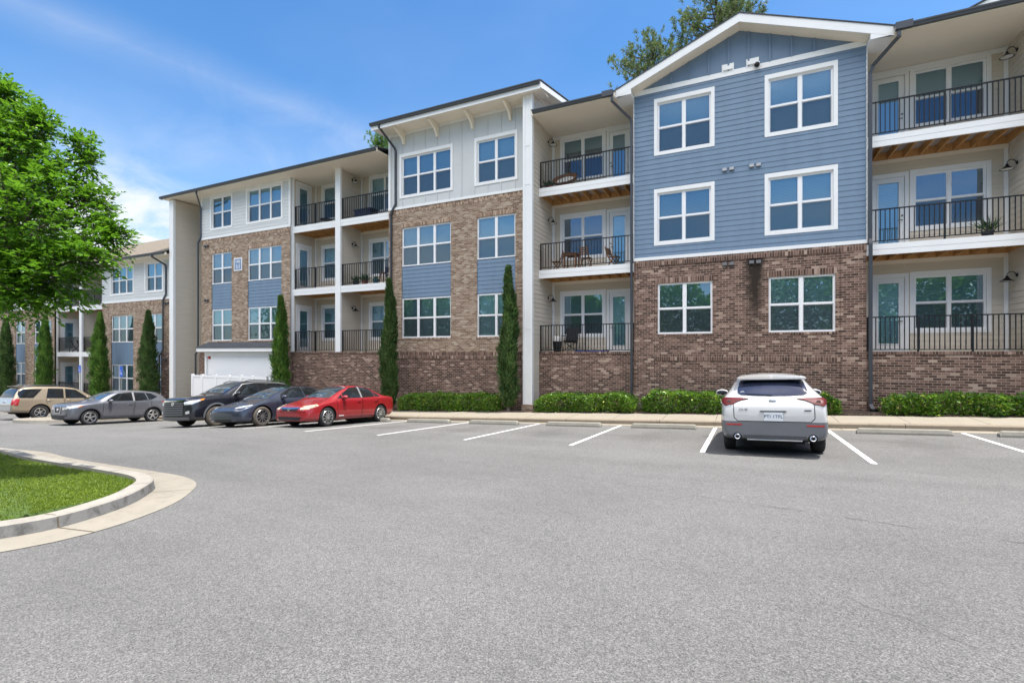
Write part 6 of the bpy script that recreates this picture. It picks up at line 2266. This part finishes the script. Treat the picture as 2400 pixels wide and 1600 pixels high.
# --- pines beyond the roofs
def pine(x, y, ztop, crown_h, rad, label, seed, mat='leaf_pine'):
    r = np.random.default_rng(seed)
    zb = -4.5
    t = thing('pine_tree', label, 'tree', (x, y, zb), 'pines beyond the roofs')
    tr = MB()
    tr.tube([(x, y, zb), (x + .1, y, (zb + ztop) / 2), (x, y, ztop - .3)], [.28, .2, .03], 8)
    br = MB()
    P, D, N, L = [], [], [], []
    nb = int(crown_h * 13)
    for i in range(nb):
        f = r.random()
        z = ztop - crown_h * f
        rr = rad * (0.25 + 0.75 * math.sin(min(1, f * 1.5 + .12) * PI * .6)) * r.uniform(.55, 1.1)
        a = r.uniform(0, 2 * PI)
        d = Vector((math.cos(a), math.sin(a), r.uniform(.05, .45)))
        p0 = Vector((x, y, z - .4))
        p1 = p0 + d * rr
        br.tube([p0, p0.lerp(p1, .5) + Vector((0, 0, .08)), p1], [.05, .03, .01], 5)
        # tufts along the outer half
        nt = int(4 + rr * 4.2)
        for k in range(nt):
            g = r.uniform(.35, 1.05)
            c = p0.lerp(p1, g) + Vector(r.normal(0, .28, 3)) + Vector((0, 0, .1))
            ax = (d * .5 + Vector((0, 0, .8)) + Vector(r.normal(0, .3, 3))).normalized()
            for j in range(26):
                dd = (ax * r.uniform(.2, 1) + Vector(r.normal(0, .5, 3))).normalized()
                P.append(c + ax * r.uniform(-.12, .16)); D.append(dd); N.append(Vector(r.normal(0, 1, 3))); L.append(r.uniform(.16, .27))
    tr.build('trunk', 'bark', t, smooth=True)
    br.build('limb', 'bark', t, smooth=True)
    L = np.array(L)
    leaves_np('crown', mat, np.array(P), np.array(D), np.array(N), L, np.full(len(L), .038), parent=t, base=(x, y, zb))
pine(-5.0, 30.0, 18.3, 6.0, 2.9, 'pine crown rising behind the left slope of the blue gable', 3)
pine(-1.5, 30.5, 20.6, 6.5, 2.7, 'taller pine behind the peak of the blue gable', 4)
pine(-25.6, 30.0, 17.1, 4.0, 1.2, 'small pine top showing over the roof left of the tall pale block', 5, 'leaf_cyp2')

# --- trees across the lot, seen only as reflections in the glass: one far mass
def treeline():
    r = np.random.default_rng(9)
    n = 90000
    X = r.uniform(-85, 60, n)
    top = 9.3 + 1.2 * np.sin(X * .35) + 1.1 * np.sin(X * .83 + 1) + .8 * np.sin(X * 1.7)
    Z = -2.5 + (top + 2.5) * r.random(n) ** .8
    Y = -30 + r.normal(0, 1.6, n) + .8 * np.sin(X * 1.1)
    P = np.stack([X, Y, Z], 1)
    o = leaves_np('tree_line', 'leaf_elm', P, r.normal(0, 1, (n, 3)), r.normal(0, 1, (n, 3)) + np.array([0, .6, .8]), r.uniform(.38, .62, n), r.uniform(.3, .46, n))
    tag(o, 'distant row of leafy trees across the car park, reflected in the windows', 'tree line', kind='stuff')
treeline()

# ------------------------------------------------------------------ wheel stops
def wheel_stop(x0, x1, y, label):
    xm = (x0 + x1) / 2
    t = thing('parking_block', label, 'parking block', (xm, y, gz(xm, y)), 'concrete wheel stops')
    h, hw, tw = 0.13, 0.095, 0.06
    sl = (gz(x1, y) - gz(x0, y)) / (x1 - x0)
    prof = [(-hw, 0.0), (-hw, .045), (-tw - .012, h - .012), (-tw, h), (tw, h), (tw + .012, h - .012), (hw, .045), (hw, 0.0)]
    mb = MB()
    st = [(x0, .55), (x0 + .05, .96), (x0 + .08, 1.0), (x1 - .08, 1.0), (x1 - .05, .96), (x1, .55)]
    np_ = len(prof)
    for x, k in st:
        for a, b in prof:
            mb.v.append((x, y + a * (.8 + .2 * k), gz(xm, y) + sl * (x - xm) + b * k + .003))
    for i in range(len(st) - 1):
        for j in range(np_ - 1):
            mb.f.append((i * np_ + j, (i + 1) * np_ + j, (i + 1) * np_ + j + 1, i * np_ + j + 1)); mb.mi.append(0)
    mb.f.append(tuple(range(np_))); mb.f.append(tuple(range(len(st) * np_ - 1, (len(st) - 1) * np_ - 1, -1)))
    mb.mi += [0, 0]
    mb.build('block', 'stop', t)
    pin = MB()
    for xx in (x0 + .35, x1 - .35):
        pin.tube([(xx, y, gz(xm, y) + sl * (xx - xm) + h - .01), (xx, y, gz(xm, y) + sl * (xx - xm) + h + .008)], .012, 8)
    pin.build('pin', 'steel', t)
for x0, x1, lb in ((-13.95, -12.1, 'wheel stop showing behind the rear wheel of the red car'), (-11.25, -9.42, 'wheel stop in the first empty bay right of the red car'), (-8.6, -6.75, 'wheel stop in front of the slim cypress with the bare stem'),
                   (-5.75, -3.95, 'wheel stop under the balconies left of the blue gable block'), (-3.05, -1.22, 'wheel stop in the empty bay left of the white crossover'), (-0.3, 1.5, 'wheel stop at the nose of the white crossover'),
                   (2.5, 4.35, 'wheel stop in the empty bay right of the white crossover'), (5.15, 7.0, 'wheel stop cut by the right edge of the view')):
    wheel_stop(x0, x1, 14.62, lb)

# ------------------------------------------------------------------ white panel fence
fz0, fz1 = gz(-25, 17) - .15, -1.29
t = thing('panel_fence', 'white vinyl panel fence in front of the service panel', 'fence', (-24.9, 17.0, fz0))
fx = [-28.0, -27.13, -25.95, -24.85, -23.87, -22.98, -21.95]
for i, x in enumerate(fx):
    m = MB()
    m.box(x - .06, x + .06, 16.94, 17.06, fz0 - .2, fz1 + .03)
    m.poly_prism([(x - .07, 16.93, fz1 + .03), (x + .07, 16.93, fz1 + .03), (x + .07, 17.07, fz1 + .03), (x - .07, 17.07, fz1 + .03)], (0, 0, .03))
    m.build('post', 'vinyl', t)
for a, b in zip(fx, fx[1:]):
    m = MB()
    m.box(a + .061, b - .061, 16.985, 17.015, fz0 - .1, fz1 - .12)
    m.build('panel', 'vinyl', t)
    for za, zb in ((fz1 - .1, fz1), (fz0 + .05, fz0 + .19)):
        m = MB()
        m.box(a + .061, b - .061, 16.955, 17.045, za, zb)
        m.build('rail', 'vinyl', t)
# return side of the fence towards the building
m = MB()
m.box(-28.02, -27.98, 17.06, 18.1, fz0 - .1, fz1 - .02)
m.build('side_panel', 'vinyl', t)

# ------------------------------------------------------------------ accessible parking signs
def park_sign(x, y, z1, z0, w_, label):
    zb = bed_z(x)
    t = thing('parking_sign', label, 'sign', (x, y, zb), 'blue accessible parking signs on posts')
    m = MB()
    m.bar((x, y + .03, zb - .1), (x, y + .03, z1 + .02), .05, .03)
    m.build('post', 'steel', t)
    m = MB()
    m.box(x - w_ / 2, x + w_ / 2, y - .004, y + .004, z0, z1)
    m.build('sign_plate', 'sign_blue', t)
    m = MB()
    zc, k = z0 + (z1 - z0) * .42, w_ / .32
    yy = y - .0075
    m.lathe([(.055 * k, 0), (.078 * k, 0)], (x - .01, yy, zc - .05 * k), 'Y', 20, ang=(PI * .75, 2.3 * PI))
    m.box(x - .035 * k, x - .012 * k, yy - .001, yy + .001, zc - .03 * k, zc + .09 * k)
    m.box(x - .012 * k, x + .05 * k, yy - .001, yy + .001, zc - .03 * k, zc - .008 * k)
    m.bar((x + .045 * k, yy, zc - .02 * k), (x + .075 * k, yy, zc - .11 * k), .022 * k, .002, up=(0, 1, 0))
    m.lathe([(.001, 0), (.022 * k, 0)], (x - .024 * k, yy, zc + .125 * k), 'Y', 14)
    m.build('wheelchair_symbol', 'white', t)
park_sign(-34.2, 16.5, -.87, -1.52, .34, 'blue accessible parking sign in front of the three pane window')
park_sign(-39.05, 16.5, -.87, -1.34, .32, 'smaller blue accessible parking sign by the white balcony post')

# ------------------------------------------------------------------ things on the balconies
def slat_table(x, y, z, w_, d_, h, label, mat='wood'):
    t = thing('patio_table', label, 'table', (x, y, z))
    m = MB()
    n = 7
    for i in range(n):
        a = y - d_ / 2 + d_ * i / n
        m.box(x - w_ / 2, x + w_ / 2, a + .006, a + d_ / n - .006, z + h - .025, z + h)
    m.build('tabletop', mat, t)
    m = MB()
    m.box(x - w_ / 2 + .04, x + w_ / 2 - .04, y - d_ / 2 + .04, y - d_ / 2 + .065, z + h - .10, z + h - .026)
    m.box(x - w_ / 2 + .04, x + w_ / 2 - .04, y + d_ / 2 - .065, y + d_ / 2 - .04, z + h - .10, z + h - .026)
    m.build('apron', mat, t)
    for sx in (-1, 1):
        for sy in (-1, 1):
            m = MB()
            m.box(x + sx * (w_ / 2 - .07) - .025, x + sx * (w_ / 2 - .07) + .025, y + sy * (d_ / 2 - .09) - .025, y + sy * (d_ / 2 - .09) + .025, z, z + h - .101)
            m.build('leg', mat, t)
    return t
def folding_chair(x, y, z, yaw, label, mat='wood', group=None):
    t = thing('folding_chair', label, 'chair', (x, y, z), group)
    c_, s_ = math.cos(yaw), math.sin(yaw)
    def q(a, b, h):
        return (x + a * c_ - b * s_, y + a * s_ + b * c_, z + h)
    for k in (-.2, .2):
        m = MB(); m.bar(q(k, .24, 0), q(k, -.16, .46), .028, .04); m.build('leg', mat, t)
        m = MB(); m.bar(q(k * .9, -.22, 0), q(k * .9, .16, .46), .028, .04); m.bar(q(k * .9, .16, .46), q(k * .9, .30, .88), .028, .04); m.build('leg', mat, t)
    m = MB()
    for i in range(6):
        b = -.18 + i * .062
        m.bar(q(-.2, b, .46), q(.2, b, .46), .05, .016)
    m.build('seat', mat, t)
    m = MB()
    for i in range(4):
        f = .30 + i * .19
        m.bar(q(-.19, .16 + .14 * f, .46 + .42 * f), q(.19, .16 + .14 * f, .46 + .42 * f), .014, .062)
    m.build('backrest', mat, t)
    return t
G_ = 'wooden folding chairs on the middle balcony'
slat_table(-6.47, 19.25, D2, .62, .62, .72, 'brown slatted wooden patio table on the middle balcony left of the gable')
folding_chair(-7.15, 19.35, D2, R(-80), 'wooden folding chair at the left end of the middle balcony', group=G_)
folding_chair(-5.78, 19.05, D2, R(175), 'wooden folding chair drawn up to the slatted table with its back to the railing', group=G_)
folding_chair(-4.72, 19.3, D2, R(75), 'wooden folding chair near the balcony door beside the downspout', group=G_)
# round wicker chair with a white cushion, top balcony
x, y, z = -6.75, 19.35, D3
t = thing('papasan_chair', 'round brown wicker bowl chair with white cushion on the top balcony', 'chair', (x, y, z))
m = MB()
m.lathe([(.20, .05), (.23, .10), (.30, .30)], (x, y, z), 'Z', 18)
for i in range(8):
    a = 2 * PI * i / 8
    m.tube([(x + .27 * math.cos(a), y + .27 * math.sin(a), z), (x + .2 * math.cos(a + .4), y + .2 * math.sin(a + .4), z + .18), (x + .32 * math.cos(a + .8), y + .32 * math.sin(a + .8), z + .36)], .014, 6)
m.build('base', 'wood', t, smooth=True)
tilt = Matrix.Translation((x, y, z + .42)) @ Matrix.Rotation(R(38), 4, 'X')
m = MB()
m.lathe([(.08, -.12), (.30, -.05), (.46, .09), (.52, .20), (.54, .20), (.47, .06), (.30, -.08), (.08, -.14)], (0, 0, 0), 'Z', 26)
m.v = [tuple(tilt @ Vector(v)) for v in m.v]
m.build('bowl', 'wood', t, smooth=True)
m = MB()
m.ellipsoid((0, 0, .05), (.44, .44, .12), 22, 10)
m.v = [tuple(tilt @ Vector(v)) for v in m.v]
m.build('cushion', 'lamp_white', t, smooth=True)
def potted(x, y, z, r_, h, n, L, label, pot='clay', up=.8, wd=.05):
    M.setdefault('clay', basic('terracotta', (0.30, 0.10, 0.05), 0.8))
    M.setdefault('pot_blue', basic('glazed teal pot', (0.03, 0.13, 0.16), 0.3))
    M.setdefault('pot_dark', basic('dark pot', (0.03, 0.03, 0.035), 0.6))
    t = thing('potted_plant', label, 'plant', (x, y, z))
    m = MB()
    m.lathe([(.001, .0), (r_ * .7, .0), (r_, h), (r_ * 1.06, h), (r_ * 1.06, h * .86), (r_ * .95, h * .86)], (x, y, z), 'Z', 18)
    m.lathe([(.001, h * .88), (r_ * .94, h * .88)], (x, y, z), 'Z', 18)
    m.build('pot', pot, t, smooth=True)
    a = nrg.uniform(0, 2 * PI, n)
    e = nrg.uniform(.15, up, n)
    P = np.stack([x + nrg.normal(0, r_ * .35, n), y + nrg.normal(0, r_ * .35, n), z + h * .85 + nrg.uniform(0, .08, n)], 1)
    D = np.stack([np.cos(a) * (1 - e * .6), np.sin(a) * (1 - e * .6), e * 1.2], 1)
    Ls = nrg.uniform(.55, 1.0, n) * L
    leaves_np('foliage', 'leaf_pot', P, D, np.stack([nrg.normal(0, .3, n), nrg.normal(0, .3, n), np.ones(n)], 1), Ls, np.full(n, wd), parent=t, base=(x, y, z))
    return t
potted(-7.3, 18.95, D3, .16, .2, 60, .32, 'dark leafy potted plant in the corner of the top balcony left of the gable', 'clay', .9, .07)
# lowest balcony: camp chair, bin, mat
x, y, z = -6.45, 19.15, 0.0
t = thing('camp_chair', 'black fabric folding camp chair on the lowest balcony', 'chair', (x, y, z))
for k in (-1, 1):
    m = MB()
    m.tube([(x + k * .28, y - .22, z), (x + k * .28, y + .0, z + .55), (x + k * .27, y + .22, z + .98)], .013, 6)
    m.build('leg', 'black_metal', t)
    m = MB()
    m.tube([(x + k * .28, y + .25, z), (x - k * .27, y - .22, z + .42)], .012, 6)
    m.tube([(x + k * .28, y - .24, z + .02), (x - k * .26, y - .235, z + .44)], .012, 6)
    m.tube([(x + k * .29, y - .25, z), (x + k * .29, y - .25, z + .66)], .012, 6)
    m.build('frame', 'black_metal', t)
    m = MB()
    m.box(x + k * .30 - .035, x + k * .30 + .035, y - .26, y + .14, z + .65, z + .68)
    m.build('armrest', 'black_metal', t)
M['canvas'] = basic('black canvas', (0.02, 0.021, 0.026), 0.9)
m = MB()
m.poly_prism([(x - .26, y - .23, z + .45), (x + .26, y - .23, z + .45), (x + .25, y + .06, z + .38), (x - .25, y + .06, z + .38)], (0, 0, .015))
m.build('seat', 'canvas', t)
m = MB()
m.poly_prism([(x - .26, y + .05, z + .40), (x + .26, y + .05, z + .40), (x + .26, y + .23, z + 1.0), (x - .26, y + .23, z + 1.0)], (0, .015, 0))
m.build('backrest', 'canvas', t)
x, y = -7.02, 19.05
t = thing('rubbish_bin', 'black ribbed bin lined with a white bag on the lowest balcony', 'bin', (x, y, 0))
m = MB()
m.lathe([(.001, 0), (.15, 0), (.16, .1), (.19, .56), (.2, .56), (.2, .53)], (x, y, 0), 'Z', 22)
for i in range(16):
    a = 2 * PI * i / 16
    m.bar((x + .158 * math.cos(a), y + .158 * math.sin(a), .05), (x + .19 * math.cos(a), y + .19 * math.sin(a), .52), .014, .014)
m.build('body', 'gloss_black', t)
m = MB()
m.lathe([(.21, .44), (.212, .56), (.19, .62), (.12, .66), (.15, .60), (.17, .52)], (x, y, 0), 'Z', 15)
m.build('bag', 'lamp_white', t, smooth=True)
M['mat_blue'] = basic('blue mat', (0.02, 0.06, 0.35), 0.9)
m = MB()
m.box(-6.1, -4.9, 18.62, 19.3, .003, .05)
tag(m.build('floor_mat', 'mat_blue'), 'bright blue mat lying on the lowest balcony behind the railing', 'mat')
# balconies between the pale blocks
x, y, z = -17.15, 18.95, D3
M['tote'] = basic('navy plastic', (0.012, 0.02, 0.06), 0.45)
t = thing('storage_box', 'low navy storage box on the top balcony right of the white post', 'box', (x, y, z))
m = MB(); m.poly_prism([(x - .55, y - .28, z + .003), (x + .5, y - .28, z + .003), (x + .5, y + .28, z + .003), (x - .55, y + .28, z + .003)], (0, 0, .40)); m.build('body', 'tote', t)
m = MB(); m.poly_prism([(x - .59, y - .31, z + .405), (x + .54, y - .31, z + .405), (x + .54, y + .31, z + .405), (x - .59, y + .31, z + .405)], (0, 0, .06)); m.build('lid', 'tote', t)
M['metal_dark'] = basic('dark iron', (0.025, 0.025, 0.027), 0.5, 0.5)
def bistro(x, y, z, r_, h, label, mat, top):
    t = thing('side_table', label, 'table', (x, y, z))
    m = MB(); m.lathe([(.001, h), (r_, h), (r_, h - .025), (.001, h - .025)], (x, y, z), 'Z', 22); m.build('tabletop', top, t)
    for i in range(3):
        a = 2 * PI * i / 3 + .4
        m = MB(); m.tube([(x + r_ * .8 * math.cos(a), y + r_ * .8 * math.sin(a), z), (x, y, z + h * .5), (x + r_ * .6 * math.cos(a), y + r_ * .6 * math.sin(a), z + h - .026)], .011, 6); m.build('leg', mat, t)
bistro(-20.2, 19.25, D3, .33, .42, 'low round dark side table on the top balcony left of the white post', 'metal_dark', 'metal_dark')
bistro(-19.3, 19.4, D3, .28, .45, 'low round white side table on the top balcony left of the white post', 'metal_dark', 'lamp_white')
potted(-17.85, 18.95, D2, .17, .25, 90, .42, 'bushy green plant in a dark pot beside the white post, middle balcony', 'pot_dark', .95, .05)
potted(-17.25, 18.95, D2, .17, .26, 90, .46, 'bushy green plant in a clay pot on the middle balcony', 'clay', .95, .05)
potted(-16.55, 18.95, D2, .16, .30, 24, .20, 'small plant in a teal pot beside the wooden stool', 'pot_blue', .9, .04)
x, y, z = -16.2, 19.1, D2
t = thing('stool', 'brown wooden stool on the middle balcony right of the white post', 'stool', (x, y, z))
m = MB(); m.lathe([(.001, .62), (.19, .62), (.2, .60), (.19, .58), (.001, .58)], (x, y, z), 'Z', 20); m.build('seat', 'wood', t)
for i in range(4):
    a = PI / 4 + i * PI / 2
    m = MB(); m.bar((x + .2 * math.cos(a), y + .2 * math.sin(a), z), (x + .13 * math.cos(a), y + .13 * math.sin(a), z + .58), .035); m.build('leg', 'wood', t)
folding_chair(-15.65, 19.0, D2, R(60), 'dark blue folding chair beside the pale block on the middle balcony', 'tote')
potted(6.45, 19.0, D2, .15, .22, 60, .62, 'spiky potted plant with long arching leaves on the far right middle balcony', 'pot_dark', .8, .035)
for k, xx in enumerate((-45.7, -44.75)):
    folding_chair(xx, 19.1, Z(D2), R(160 + 30 * k), ('dark chair at the left of the lower wing balcony behind its railing', 'dark chair beside the white post on the lower wing balcony')[k], 'metal_dark')
